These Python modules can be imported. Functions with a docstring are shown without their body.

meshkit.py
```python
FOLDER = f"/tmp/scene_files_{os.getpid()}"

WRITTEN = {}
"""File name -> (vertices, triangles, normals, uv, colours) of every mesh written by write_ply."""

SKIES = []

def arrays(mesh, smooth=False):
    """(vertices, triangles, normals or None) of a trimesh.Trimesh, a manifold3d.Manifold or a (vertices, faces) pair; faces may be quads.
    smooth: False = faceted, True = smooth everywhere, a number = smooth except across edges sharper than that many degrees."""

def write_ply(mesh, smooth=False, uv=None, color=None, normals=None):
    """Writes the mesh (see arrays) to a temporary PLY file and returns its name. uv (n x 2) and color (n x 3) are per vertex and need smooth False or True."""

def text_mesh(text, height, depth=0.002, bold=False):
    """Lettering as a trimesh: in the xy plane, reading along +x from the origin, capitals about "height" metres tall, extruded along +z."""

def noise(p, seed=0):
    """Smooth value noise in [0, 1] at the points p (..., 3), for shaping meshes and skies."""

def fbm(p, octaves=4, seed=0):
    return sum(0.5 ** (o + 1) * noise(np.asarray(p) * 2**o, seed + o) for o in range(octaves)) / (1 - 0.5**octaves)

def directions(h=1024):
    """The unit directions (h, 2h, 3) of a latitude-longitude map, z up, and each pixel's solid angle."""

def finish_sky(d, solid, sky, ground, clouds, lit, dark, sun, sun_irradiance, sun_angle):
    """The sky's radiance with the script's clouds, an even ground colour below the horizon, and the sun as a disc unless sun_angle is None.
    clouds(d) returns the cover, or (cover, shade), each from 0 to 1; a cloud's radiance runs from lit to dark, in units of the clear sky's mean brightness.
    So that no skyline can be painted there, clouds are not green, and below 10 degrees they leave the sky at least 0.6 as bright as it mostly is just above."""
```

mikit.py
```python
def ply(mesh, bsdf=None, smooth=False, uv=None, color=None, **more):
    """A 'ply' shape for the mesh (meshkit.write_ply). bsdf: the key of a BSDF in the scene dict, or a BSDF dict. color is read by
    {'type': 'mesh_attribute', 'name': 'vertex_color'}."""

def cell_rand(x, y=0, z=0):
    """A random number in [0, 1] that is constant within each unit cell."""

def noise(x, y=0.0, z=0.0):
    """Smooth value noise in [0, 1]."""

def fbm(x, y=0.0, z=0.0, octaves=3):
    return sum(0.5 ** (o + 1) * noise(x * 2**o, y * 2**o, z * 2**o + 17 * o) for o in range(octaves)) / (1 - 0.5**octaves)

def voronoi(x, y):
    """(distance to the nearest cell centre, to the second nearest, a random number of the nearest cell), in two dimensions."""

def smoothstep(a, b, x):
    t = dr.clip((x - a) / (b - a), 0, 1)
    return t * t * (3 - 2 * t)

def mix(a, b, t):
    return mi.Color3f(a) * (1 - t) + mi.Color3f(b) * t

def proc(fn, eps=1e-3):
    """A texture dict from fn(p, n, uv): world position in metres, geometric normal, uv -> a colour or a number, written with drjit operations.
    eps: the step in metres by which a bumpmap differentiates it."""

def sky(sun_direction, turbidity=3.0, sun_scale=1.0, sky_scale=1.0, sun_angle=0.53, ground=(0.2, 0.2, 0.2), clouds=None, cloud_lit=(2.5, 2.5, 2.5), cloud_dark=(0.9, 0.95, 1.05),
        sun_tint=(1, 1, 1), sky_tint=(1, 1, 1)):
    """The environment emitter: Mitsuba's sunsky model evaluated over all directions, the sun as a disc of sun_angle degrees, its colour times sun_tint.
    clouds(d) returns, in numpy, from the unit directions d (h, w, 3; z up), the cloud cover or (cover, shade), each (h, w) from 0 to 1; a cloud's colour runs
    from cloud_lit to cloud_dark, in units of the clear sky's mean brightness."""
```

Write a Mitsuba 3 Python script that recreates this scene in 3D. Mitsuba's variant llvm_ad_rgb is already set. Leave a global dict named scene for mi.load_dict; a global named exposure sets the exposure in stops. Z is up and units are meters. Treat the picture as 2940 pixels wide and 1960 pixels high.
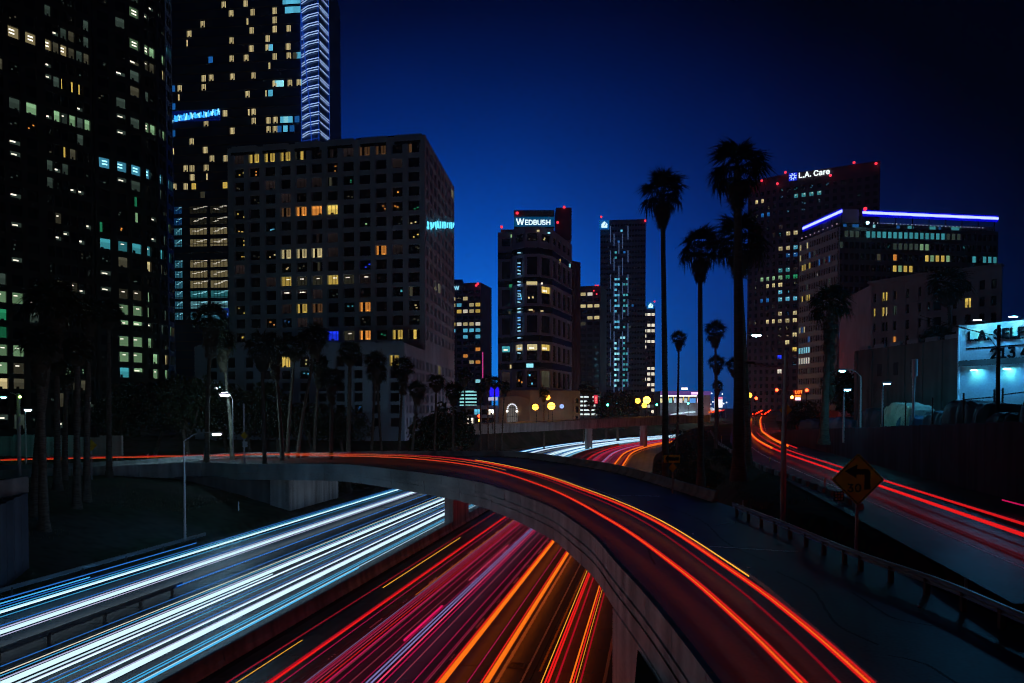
import math, random
import numpy as np, trimesh, drjit as dr, mitsuba as mi, mikit, meshkit
from shapely.geometry import Polygon, Point
from mikit import proc, noise, fbm, smoothstep, mix, cell_rand

T = mi.ScalarTransform4f
rng = random.Random(7)
scene, labels = {'type': 'scene'}, {}

# ---------------------------------------------------------------- camera, sky, exposure
# metres; the camera stands on an overpass 15 m above the freeway, pixel numbers below are those of the 2940 x 1960 photograph
FP, CX, CY, PITCH, EYE = 2352.0, 1470.0, 1240.0, math.radians(1.6), np.array([0, 0, 15.0])
FWD, UPV = np.array([0, math.cos(PITCH), -math.sin(PITCH)]), np.array([0, math.sin(PITCH), math.cos(PITCH)])
scene['camera'] = {'type': 'perspective', 'fov': math.degrees(2 * math.atan(1470 / FP)), 'fov_axis': 'x', 'near_clip': 0.5, 'far_clip': 9000.0,
                   'principal_point_offset_y': -(CY - 980) / 1960.0,
                   'to_world': T().look_at(EYE.tolist(), (EYE + FWD).tolist(), [0, 0, 1])}
exposure = 0.0


def night_cloud(d):
    """a thin dark overcast that leaves one clear blue band where the sun has set"""
    az = np.arctan2(d[..., 0], d[..., 1]) + 0.06
    el = np.arcsin(np.clip(d[..., 2], 0, 1))
    n = meshkit.fbm(d * 4.0, 4, 3) - 0.5
    r = np.sqrt((az * 0.72) ** 2 + (el * 1.0) ** 2)
    c = np.clip((r + 0.07 * n) / 0.54, 0, 1)
    return (1 - (1 - c) ** 1.75) * 0.998


sky = mikit.sky([-0.06, 1.0, 0.10], turbidity=4, sun_scale=0.0, sky_scale=0.80, ground=(0.02, 0.02, 0.025), clouds=night_cloud,
                cloud_lit=(0.0013, 0.003, 0.013), cloud_dark=(0.0013, 0.003, 0.013), sky_tint=(0.012, 0.70, 11.0))
sky['sampling_weight'] = 8.0
scene['sky'] = sky


def ray(px, py): return FWD * FP + np.array([px - CX, 0, 0]) - UPV * (py - CY)
def P(px, py, Y): d = ray(px, py); return EYE + d * (Y / d[1])
def G(px, py, z): d = ray(px, py); return EYE + d * ((z - 15) / d[2])
def proj(p):
    d = np.asarray(p, float) - EYE
    return np.array([CX + FP * d[0] / (d @ FWD), CY - FP * (d @ UPV) / (d @ FWD)])


ANG = math.radians(10.12)
EU, EV = np.array([math.sin(ANG), math.cos(ANG)]), np.array([math.cos(ANG), -math.sin(ANG)])
def shift(u): return 0.0012 * np.maximum(np.asarray(u, float) - 250, 0) ** 2 if np.max(u) < 560 else 0.0012 * np.clip(np.asarray(u, float) - 250, 0, 250) ** 2 + 0.6 * np.maximum(np.asarray(u, float) - 500, 0)
def UV(u, v, z=0.0):
    p = EU * u + EV * (v + float(shift(u)))
    return np.array([p[0], p[1], z])

# ---------------------------------------------------------------- materials
def lin(*c): return [(x / 255 / 12.92) if x < 10.3 else ((x / 255 + 0.055) / 1.055) ** 2.4 for x in c]
def rgb(c): return {'type': 'rgb', 'value': [float(x) for x in c]}
def emit(c, k=1.0, w=0.0): return {'type': 'area', 'radiance': rgb([x * k for x in c]), 'sampling_weight': float(w)}
def mat(name, c, rough=0.7, metallic=0.0, spec=0.4):
    tex = proc(c) if callable(c) else rgb(c)
    scene[name] = {'type': 'twosided', 'bsdf': {'type': 'principled', 'base_color': tex, 'roughness': rough, 'metallic': metallic, 'specular': spec}}


def concrete_fn(base, streak=0.8, s=0.35):
    def fn(p, n, uv):
        a = fbm(p.x * s, p.y * s, p.z * s, 3)
        st = fbm(p.x * 1.7 + p.y * 1.3, p.z * 0.12, 3.0, 2)
        g = fbm(p.x * 6, p.y * 6, p.z * 6, 2)
        k = 0.62 + 0.5 * a + streak * (st - 0.5) + 0.25 * (g - 0.5)
        return mi.Color3f(base[0], base[1], base[2]) * dr.clip(k, 0.25, 1.5)
    return fn


def pavement_fn(p, n, uv):
    u = p.x * float(EU[0]) + p.y * float(EU[1])
    v = p.x * float(EV[0]) + p.y * float(EV[1])
    a = fbm(u * 0.12, v * 0.9, 0.0, 3)
    tyre = dr.abs(((v + 15.8) / 1.8) - dr.floor((v + 15.8) / 1.8) - 0.5)
    k = 0.75 + 0.5 * (a - 0.3) - 0.22 * smoothstep(0.25, 0.0, tyre) + 0.2 * (cell_rand(dr.floor(u / 4.6), dr.floor(v / 3.6), 2) - 0.5)
    return mi.Color3f(0.066, 0.080, 0.090) * dr.clip(k, 0.3, 1.5)


def asphalt_fn(p, n, uv):
    a = fbm(p.x * 0.25, p.y * 0.25, 1.0, 3)
    g = noise(p.x * 14, p.y * 14, 0)
    return mi.Color3f(0.042, 0.046, 0.05) * (0.65 + 0.7 * a + 0.3 * (g - 0.5))


def dirt_fn(p, n, uv):
    a = fbm(p.x * 0.11, p.y * 0.11, 2.0, 4)
    b = fbm(p.x * 1.3, p.y * 1.3, 5.0, 3)
    c = mix((0.055, 0.05, 0.04), (0.03, 0.045, 0.022), smoothstep(0.42, 0.58, a))
    return c * (0.55 + 0.9 * b)


def trunk_fn(p, n, uv):
    r = noise(p.x * 3, p.y * 3, p.z * 9)
    return mi.Color3f(0.11, 0.09, 0.07) * (0.5 + r)


def leaf_fn(p, n, uv):
    a = fbm(p.x * 0.8, p.y * 0.8, p.z * 0.8, 2)
    return mi.Color3f(0.024, 0.034, 0.016) * (0.5 + a)


def yellow_fn(p, n, uv):
    a = fbm(p.x * 3, p.y * 3, p.z * 3, 3)
    return mi.Color3f(0.92, 0.62, 0.03) * (0.7 + 0.5 * a)


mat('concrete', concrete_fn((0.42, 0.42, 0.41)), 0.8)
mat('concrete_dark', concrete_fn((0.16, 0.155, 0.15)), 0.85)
mat('hotel_concrete', concrete_fn((0.58, 0.68, 0.82), 0.12, 0.05), 0.8)
mat('wedbush_stone', concrete_fn((0.38, 0.40, 0.60), 0.1, 0.06), 0.6)
mat('pale_paint', concrete_fn((0.62, 0.66, 0.68), 0.15, 0.25), 0.7)
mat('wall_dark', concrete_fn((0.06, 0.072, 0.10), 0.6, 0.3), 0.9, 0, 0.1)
mat('letter_black', (0.005, 0.005, 0.006), 1.0, 0, 0.0)
mat('stucco', concrete_fn((0.34, 0.39, 0.46), 0.2, 0.2), 0.85)
mat('tan_stucco', concrete_fn((0.55, 0.36, 0.22), 0.1, 0.2), 0.85)
mat('granite', concrete_fn((0.055, 0.05, 0.048), 0.1, 0.3), 0.35)
mat('brown_stone', concrete_fn((0.15, 0.10, 0.14), 0.1, 0.1), 0.6)
mat('steel_blue', concrete_fn((0.16, 0.18, 0.21), 0.1, 0.1), 0.5)
mat('dark_glass', (0.012, 0.014, 0.018), 0.06, 0.0, 0.6)
mat('blue_glass', (0.04, 0.10, 0.24), 0.15, 0.1, 0.7)
mat('black', (0.015, 0.015, 0.016), 0.6)
mat('iron', (0.035, 0.035, 0.036), 0.5)
mat('galvanised', (0.50, 0.52, 0.53), 0.45, 0.3)
mat('rail_steel', (0.33, 0.34, 0.35), 0.4, 0.6)
mat('pavement', pavement_fn, 0.45)
mat('asphalt', asphalt_fn, 0.5)
mat('joint', (0.03, 0.03, 0.03), 0.8)
mat('dirt', dirt_fn, 0.95, 0, 0.1)
mat('trunk', trunk_fn, 0.9, 0, 0.1)
mat('leaf', leaf_fn, 0.7, 0, 0.2)
mat('dead_leaf', (0.075, 0.06, 0.04), 0.9, 0, 0.1)
mat('dry_grass', (0.15, 0.13, 0.07), 0.9, 0, 0.1)
mat('white_paint', (0.72, 0.73, 0.74), 0.5)
mat('yellow_paint', yellow_fn, 0.5)
mat('canvas', concrete_fn((0.55, 0.55, 0.42), 0.3, 1.5), 0.7)
mat('tarp_blue', concrete_fn((0.05, 0.16, 0.24), 0.2, 1.0), 0.5)
mat('tarp_dark', concrete_fn((0.04, 0.04, 0.045), 0.2, 1.0), 0.6)
mat('red_paint', (0.35, 0.02, 0.02), 0.4)
mat('car_paint', (0.08, 0.08, 0.09), 0.3)

# ---------------------------------------------------------------- helpers
count = {}
def numbered(k):
    n = count.get(k, -1) + 1
    count[k] = n
    return k if n == 0 else f'{k}_{n:03d}'


def thing(name, label, cat=None, group=None, kind=None):
    k = numbered(name)
    labels[k] = {'label': label}
    if cat: labels[k]['category'] = cat
    if group: labels[k]['group'] = group
    if kind: labels[k]['kind'] = kind
    return k


def part(parent, name, mesh, bsdf, smooth=False, label=None, kind=None, emission=None, **kw):
    k = numbered(parent + '__' + name)
    d = dict(mesh) if isinstance(mesh, dict) else mikit.ply(mesh, bsdf, smooth)
    d['bsdf'] = {'type': 'ref', 'id': bsdf}
    if emission: d['emitter'] = emission
    d.update(kw)
    scene[k] = d
    if label or kind:
        labels[k] = {**({'label': label} if label else {}), **({'kind': kind} if kind else {})}
    return k


def solo(key, mesh, bsdf, smooth=False, emission=None, **kw):
    d = dict(mesh) if isinstance(mesh, dict) else mikit.ply(mesh, bsdf, smooth)
    d['bsdf'] = {'type': 'ref', 'id': bsdf}
    if emission: d['emitter'] = emission
    d.update(kw)
    scene[key] = d
    return key


BV = np.array([[x, y, z] for z in (0, 1) for y in (0, 1) for x in (0, 1)], float)
BF = np.array([[0, 2, 3], [0, 3, 1], [4, 5, 7], [4, 7, 6], [0, 1, 5], [0, 5, 4], [2, 6, 7], [2, 7, 3], [0, 4, 6], [0, 6, 2], [1, 3, 7], [1, 7, 5]])


class MB:
    """collects boxes and other solids into one mesh"""
    def __init__(self): self.v, self.f, self.n = [], [], 0
    def add(self, v, f):
        self.v.append(np.asarray(v, float)); self.f.append(np.asarray(f, int) + self.n); self.n += len(v)
        return self
    def mesh(self, m): return self.add(m.vertices, m.faces)
    def box(self, x0, y0, z0, x1, y1, z1): return self.add(BV * [x1 - x0, y1 - y0, z1 - z0] + [x0, y0, z0], BF)
    def bar(self, a, b, w, h=None):
        """a beam of section w x h from a to b"""
        a, b = np.asarray(a, float), np.asarray(b, float); h = h or w
        t = (b - a) / np.linalg.norm(b - a)
        s = np.cross(t, [0, 0, 1] if abs(t[2]) < 0.95 else [1, 0, 0]); s /= np.linalg.norm(s); q = np.cross(s, t)
        m = np.stack([s * w, t * np.linalg.norm(b - a), q * h])
        return self.add((BV - [0.5, 0, 0.5]) @ m + a, BF)
    def out(self): return trimesh.Trimesh(np.vstack(self.v), np.vstack(self.f), process=False)


def box(x0, y0, z0, x1, y1, z1): return MB().box(x0, y0, z0, x1, y1, z1).out()


def tube(pts, r, sides=8, cap=True):
    p = np.asarray(pts, float); n = len(p)
    r = np.broadcast_to(np.asarray(r, float), (n,))
    t = np.gradient(p, axis=0); t /= np.linalg.norm(t, axis=1, keepdims=True) + 1e-12
    a = np.cross(t, np.where(np.abs(t[:, 2:]) < 0.9, [0, 0, 1.0], [1.0, 0, 0])); a /= np.linalg.norm(a, axis=1, keepdims=True)
    b = np.cross(t, a); g = np.arange(sides) * 2 * np.pi / sides
    v = (p[:, None] + r[:, None, None] * (np.cos(g)[None, :, None] * a[:, None] + np.sin(g)[None, :, None] * b[:, None])).reshape(-1, 3)
    i, j = np.meshgrid(np.arange(n - 1), np.arange(sides), indexing='ij'); j2 = (j + 1) % sides
    q = np.stack([i * sides + j, i * sides + j2, (i + 1) * sides + j2, (i + 1) * sides + j], -1).reshape(-1, 4)
    f = np.vstack([q[:, [0, 1, 2]], q[:, [0, 2, 3]]])
    if cap:
        v = np.vstack([v, p[:1], p[-1:]]); k = np.arange(sides)
        f = np.vstack([f, np.stack([(k + 1) % sides, k, np.full(sides, n * sides)], 1),
                       np.stack([(n - 1) * sides + k, (n - 1) * sides + (k + 1) % sides, np.full(sides, n * sides + 1)], 1)])
    return trimesh.Trimesh(v, f, process=False)


def spline(pts, n):
    """Catmull-Rom through the points, n samples evenly along its length"""
    p = np.asarray(pts, float); q = np.vstack([2 * p[0] - p[1], p, 2 * p[-1] - p[-2]]); out = []
    for i in range(1, len(q) - 2):
        t = np.linspace(0, 1, 24, endpoint=False)[:, None]
        a, b, c, d = q[i - 1], q[i], q[i + 1], q[i + 2]
        out.append(0.5 * (2 * b + (c - a) * t + (2 * a - 5 * b + 4 * c - d) * t ** 2 + (3 * b - a - 3 * c + d) * t ** 3))
    o = np.vstack(out + [p[-1:]])
    for _ in range(2): o[1:-1] = (o[:-2] + 2 * o[1:-1] + o[2:]) / 4
    s = np.r_[0, np.cumsum(np.linalg.norm(np.diff(o, axis=0), axis=1))]
    k = np.linspace(0, s[-1], n)
    return np.stack([np.interp(k, s, o[:, i]) for i in range(o.shape[1])], 1)


def sweep(path, section):
    """a closed section (offset to the left of travel, height) swept along a level path with z"""
    p = np.asarray(path, float); t = np.gradient(p[:, :2], axis=0); t /= np.linalg.norm(t, axis=1, keepdims=True)
    left = np.stack([-t[:, 1], t[:, 0]], 1); sec = np.asarray(section, float); m = len(sec); n = len(p)
    v = np.zeros((n, m, 3)); v[..., :2] = p[:, None, :2] + left[:, None] * sec[None, :, :1]; v[..., 2] = p[:, None, 2] + sec[None, :, 1]
    i, j = np.meshgrid(np.arange(n - 1), np.arange(m), indexing='ij'); j2 = (j + 1) % m
    q = np.stack([i * m + j, i * m + j2, (i + 1) * m + j2, (i + 1) * m + j], -1).reshape(-1, 4)
    f = np.vstack([q[:, [0, 1, 2]], q[:, [0, 2, 3]]])
    capf = [[0, k, k + 1] for k in range(1, m - 1)]
    f = np.vstack([f, capf, [[(n - 1) * m + a, (n - 1) * m + c, (n - 1) * m + b] for a, b, c in capf]])
    o = trimesh.Trimesh(v.reshape(-1, 3), f, process=False)
    if o.volume < 0: o.invert()
    return o


def ribbon(a, b, n=None):
    """a sheet between two paths of equal length, facing up"""
    a, b = np.asarray(a, float), np.asarray(b, float); n = len(a); v = np.vstack([a, b]); i = np.arange(n - 1)
    f = np.vstack([np.stack([i, i + n, i + 1], 1), np.stack([i + 1, i + n, i + n + 1], 1)])
    m = trimesh.Trimesh(v, f, process=False)
    if m.face_normals[:, 2].mean() < 0: m.invert()
    return m


BLOB = trimesh.creation.icosphere(1)
UNIT = mikit.ply((np.array([[0, 0, 0], [1, 0, 0], [1, 0, 1], [0, 0, 1.0]]), np.array([[0, 1, 2], [0, 2, 3]])), 'black')
UBOX = mikit.ply((BV, BF), 'black')
BALL = mikit.ply(BLOB, 'black', True)


class Plane:
    """an upright wall plane: origin o (x, y), run e to the right as seen from outside; depth d goes inward"""
    def __init__(self, a, b):
        self.a, self.b = np.asarray(a[:2], float), np.asarray(b[:2], float)
        self.L = np.linalg.norm(self.b - self.a); self.e = (self.b - self.a) / self.L; self.n = np.array([-self.e[1], self.e[0]])
    def pt(self, s, z, d=0.0): q = self.a + self.e * s + self.n * d; return np.array([q[0], q[1], z])
    def M(self, s, z, d, w, h, t=1.0):
        m = np.eye(4); m[:2, 0] = self.e * w; m[:2, 1] = self.n * t; m[2, 2] = h; m[:3, 3] = self.pt(s, z, d)
        return T(m)
    def box(self, mb, s0, s1, z0, z1, d0, d1):
        v = BV * [s1 - s0, d1 - d0, z1 - z0] + [s0, d0, z0]
        q = np.zeros_like(v); q[:, :2] = self.a + v[:, :1] * self.e + v[:, 1:2] * self.n; q[:, 2] = v[:, 2]
        mb.add(q, BF)
    def s_of(self, px, Yguess=None):
        """run at which the plane meets the pixel column px (at eye level)"""
        r = ray(px, 1174.3)[:2]; A = np.stack([r, -self.e], 1)
        return np.linalg.solve(A, self.a)[1]
    def text(self, s, z, d, h, text, bold=True):
        m = meshkit.text_mesh(text, h, 0.15, bold); v = np.asarray(m.vertices); q = np.zeros_like(v)
        q[:, :2] = self.a + (s + v[:, :1]) * self.e + (d - v[:, 2:3]) * self.n; q[:, 2] = z + v[:, 1]
        o = trimesh.Trimesh(q, m.faces, process=False)
        if o.volume < 0: o.invert()
        return o


def pxplane(x0, Y0, x1, Y1): return Plane(P(x0, 1174.3, Y0), P(x1, 1174.3, Y1))


COL = {'w': lin(196, 178, 128), 'y': lin(214, 180, 84), 'g': lin(120, 160, 118), 'G': lin(30, 120, 80), 't': lin(60, 150, 160), 'c': lin(90, 190, 225), 'b': lin(25, 90, 160),
       'd': lin(58, 56, 44), 'e': lin(46, 58, 52), 'o': lin(225, 140, 60), 'O': lin(84, 58, 36), 'W': lin(235, 225, 205), 'C': lin(150, 235, 250), 'B': lin(30, 60, 255), 'n': lin(27, 21, 21), 'p': lin(200, 40, 170)}


class Facade:
    """window cells of one building; which are lit is set by nearest pixel of the photograph"""
    def __init__(self, key): self.key, self.cells = key, []
    def grid(self, pl, cols, rows, zb, zt, depth, wall, s0=0.0, s1=None, glass_d=0.75):
        s1 = pl.L if s1 is None else s1
        edges = [s0] + [x for c in cols for x in c] + [s1]
        for a, b in zip(edges[::2], edges[1::2]):
            if b - a > 0.01: pl.box(wall, a, b, zb, zt, 0, depth)
        for c in cols:
            e2 = [zb] + [x for r in rows for x in r] + [zt]
            for a, b in zip(e2[::2], e2[1::2]):
                if b - a > 0.01: pl.box(wall, c[0], c[1], a, b, 0.06, depth)
            for r in rows:
                self.cells.append(dict(pl=pl, s=c[0], w=c[1] - c[0], z=r[0], h=r[1] - r[0], d=depth * glass_d, px=proj(pl.pt((c[0] + c[1]) / 2, (r[0] + r[1]) / 2, 0)), st=None))
    def light(self, ox, oy, k, spots, tol=16):
        """spots: (x, y, style) in a zoomed crop with origin ox, oy and scale k"""
        pts = np.array([c['px'] for c in self.cells])
        for x, y, st in spots:
            q = np.array([ox + x / k, oy + y / k]); d = np.abs(pts - q).max(1)
            for i in np.argsort(d)[:4]:
                if d[i] < tol and self.cells[i]['st'] is None:
                    self.cells[i]['st'] = st; break
    def rand(self, p, styles, box=None):
        for c in self.cells:
            if c['st'] is None and rng.random() < p and (box is None or (box[0] < c['px'][0] < box[2] and box[1] < c['px'][1] < box[3])): c['st'] = rng.choice(styles)
    def build(self, glass='dark_glass', gain=1.0, mullions=1, maxparts=300, detail=True, frame='black'):
        """lit cells and the nearest dark ones as parts, the other dark panes as one part"""
        vis = sorted(self.cells, key=lambda c: (c['st'] is None, not (-60 < c['px'][0] < 3000 and -60 < c['px'][1] < 2000), -c['w'] * c['h'] / (c['pl'].pt(0, 0)[1] ** 2)))
        rest, bars = MB(), MB()
        for i, c in enumerate(vis):
            pl, st = c['pl'], c['st']
            if i >= maxparts and st is None:
                pl.box(rest, c['s'], c['s'] + c['w'], c['z'], c['z'] + c['h'], c['d'], c['d'] + 0.05); continue
            k = part(self.key, 'window', UNIT, glass if st is None else 'black', to_world=pl.M(c['s'], c['z'], c['d'], c['w'], c['h']))
            for m in range(mullions):
                sm = c['s'] + c['w'] * (m + 1) / (mullions + 1); pl.box(bars, sm - 0.05, sm + 0.05, c['z'], c['z'] + c['h'], c['d'] - 0.12, c['d'] - 0.02)
            if st is None: continue
            q = COL[st[0]]; j = 0.75 + 0.5 * rng.random(); col = [x * j * gain for x in q]; s, z, w, h, d = c['s'], c['z'], c['w'], c['h'], c['d']
            mode = st[1:]
            def pane(name, a, b, e, f, cc, dd=0.03): part(k, name, UNIT, 'black', emission=emit(cc), to_world=pl.M(s + w * a, z + h * e, d - dd, w * (b - a), h * (f - e)))
            if mode == 'S':     # strip lights on the ceiling of a dim office
                scene[k]['emitter'] = emit([x * 0.45 for x in col]); a = 0.12 + 0.3 * rng.random()
                for e in (0.36, 0.66): pane('ceiling_light', a, a + 0.48, e, e + 0.13, [x * 2.2 for x in COL['C' if st[0] in 'cC' else 'W']])
            elif mode == 's':   # one strip
                scene[k]['emitter'] = emit([x * 0.6 for x in col]); a = 0.1 + 0.4 * rng.random()
                pane('ceiling_light', a, a + 0.35, 0.68, 0.78, [x * 1.6 for x in COL['W']])
            elif mode == 'l':   # only a low strip below a drawn blind
                pane('lit_gap', 0, 1, 0.0, 0.4, col); pane('ceiling_light', 0.1, 0.6, 0.22, 0.36, [x * 1.6 for x in COL['W']], 0.05)
            elif mode == 't':   # a gap between curtains
                a = 0.55 * rng.random(); pane('lit_gap', a, a + 0.25, 0, 1, col)
            elif mode == 'k':   # two curtain gaps and a lamp
                pane('lit_gap', 0.02, 0.2, 0.05, 1, col); pane('lit_gap', 0.42, 0.86, 0.05, 1, [x * 0.8 for x in col]); pane('table_lamp', 0.55, 0.75, 0.08, 0.22, [x * 2 for x in col], 0.05)
            elif mode == 'z':   # small lamps in a dark room
                for _ in range(2): a, e = 0.1 + 0.65 * rng.random(), 0.1 + 0.6 * rng.random(); pane('room_light', a, a + 0.16, e, e + 0.12, [x * 1.3 for x in col])
            elif mode == 'u':   # light on the upper part only
                pane('lit_ceiling', 0, 1, 0.62, 1, col); pane('ceiling_light', 0.2, 0.7, 0.7, 0.82, [x * 1.5 for x in COL['W']], 0.05)
            else:
                scene[k]['emitter'] = emit(col)
                if detail:
                    if w > 1.2: pane('lit_ceiling', 0, 1, 0.55 + 0.2 * rng.random(), 1, [x * 1.5 for x in col], 0.015)
                    a = 0.1 + 0.5 * rng.random(); pl.box(bars, s + w * a, s + w * (a + 0.25), z, z + h * (0.12 + 0.2 * rng.random()), d - 0.1, d - 0.04)
        if rest.n: part(self.key, 'glazing', rest.out(), glass, kind='stuff')
        if bars.n: part(self.key, 'mullion', bars.out(), frame, kind='stuff')


def inset(pts, d):
    """the chain of wall points moved inward by d, mitred at its corners"""
    p = [np.asarray(q[:2], float) for q in pts]; pl = [Plane(a, b) for a, b in zip(p, p[1:])]; out = []
    for i, q in enumerate(p):
        if i in (0, len(p) - 1): out.append((q + pl[min(i, len(pl) - 1)].n * d).tolist()); continue
        m = pl[i - 1].n + pl[i].n; out.append((q + m * d / (1 + pl[i - 1].n @ pl[i].n)).tolist())
    return out


def solid(poly, zb, zt):
    m = trimesh.creation.extrude_polygon(Polygon(poly), zt - zb, engine='earcut'); m.apply_translation([0, 0, zb]); return m


def beacon(parent, px, py, Y, r=0.45, c=(1.0, 0.03, 0.06), name='warning_light'):
    p = P(px, py, Y)
    part(parent, name, BALL, 'black', emission=emit(c, 1.6), to_world=T().translate(p.tolist()).scale(r))
    return p

# ---------------------------------------------------------------- ground, freeway, roads
def uvof(x, y):
    u = x * EU[0] + y * EU[1]
    return u, x * EV[0] + y * EV[1] - 0.0012 * np.clip(u - 250, 0, 250) ** 2 - 0.6 * np.maximum(u - 500, 0)


def plateau(u): return np.interp(u, [0, 60, 165, 205, 300], [14.6, 14.0, 10.7, 8.42, 8.42])


def ground_z(x, y):
    u, v = uvof(np.asarray(x, float), np.asarray(y, float))
    near = np.clip((u - 52) / 20, 0, 1)
    lf = np.interp(v, [-74, -66, -56.5, -50.5, -49.3], [6.0, 4.7, 2.4, 0.9, -0.08]) * 1.0; lf = np.where(u > 126, np.interp(v, [-64, -56.5], [1.0, 0.0]) * np.interp(u, [160, 180], [5.6, 7.6]) - 0.08, lf)
    rb = np.interp(v, [-1.0, 7.5, 10.5], [-0.08, 7.6, 8.3])
    ve = np.interp(u, [30, 47, 61, 91], [12.4, 9.5, 6.2, -2.5])
    rw = np.interp(v, [-1.2, -0.7], [-0.08, 6.2]) + 2.1 * np.clip((v - ve) / 1.2, 0, 1)
    r = np.where(v < ve, np.minimum(rb * near + rw * (1 - near), 6.3), rb * near + rw * (1 - near))
    r = np.where(v > 25.6, plateau(u) * np.clip((v - 25.6) / 0.4, 0, 1) + 8.38 * (1 - np.clip((v - 25.6) / 0.4, 0, 1)), np.where((v > 11.4), np.minimum(r, 8.38), r))
    mound = 0.5 * np.exp(-((x - 20.5) / 2.2) ** 2 - ((y - 37) / 8) ** 2) * (v > ve + 1.5) * (v < 11.2)
    z = np.where(v < -30, lf, r) + mound
    far = np.clip((u - 520) / 150, 0, 1)
    return z * (1 - far) + 8.4 * far + 9.0 * np.clip((np.hypot(x, y) - 750) / 850, 0, 1) ** 1.5


us = np.r_[-1500, -900, -400, np.linspace(-200, -50, 6), np.linspace(-40, 40, 21), np.linspace(44, 340, 75), np.linspace(350, 680, 24), 760, 900, 1100, 1300, 1500]
vs = np.r_[-1550, -1200, -800, -400, -250, -180, -140, -110, -95, -85, -78, -74, -70, -66, -63, -60, -58, -56.5, -53, -50.5, -49.9, -49.3, -40, -20, -4, -1.3, -1.2, -0.7, 0.5, 2.5, 4.5, 7, 8, 9, 9.5, 10, 10.5, 11, 11.4, 12, 12.5, 13, 13.6, 14, 16, 20, 25.6, 26.0, 28, 34, 45, 60, 90, 140, 220, 400, 800, 1200, 1550]
g = np.array([[UV(u, v) for v in vs] for u in us])
gx = g.reshape(-1, 3).copy(); gx[:, 2] = ground_z(gx[:, 0], gx[:, 1])
vv = np.tile(vs, len(us)); bank = ((vv > -95) & (vv < -57)) | ((vv > 0.2) & (vv < 10.5))
gx[:, 2] += np.where(bank, 0.7 * (meshkit.fbm(gx * [0.13, 0.13, 0], 3) - 0.5), 0)
nv = len(vs); i, j = np.meshgrid(np.arange(len(us) - 1), np.arange(nv - 1), indexing='ij')
q = np.stack([i * nv + j, (i + 1) * nv + j, (i + 1) * nv + j + 1, i * nv + j + 1], -1).reshape(-1, 4)
gm = trimesh.Trimesh(gx, np.vstack([q[:, [0, 1, 2]], q[:, [0, 2, 3]]]), process=False)
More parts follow.
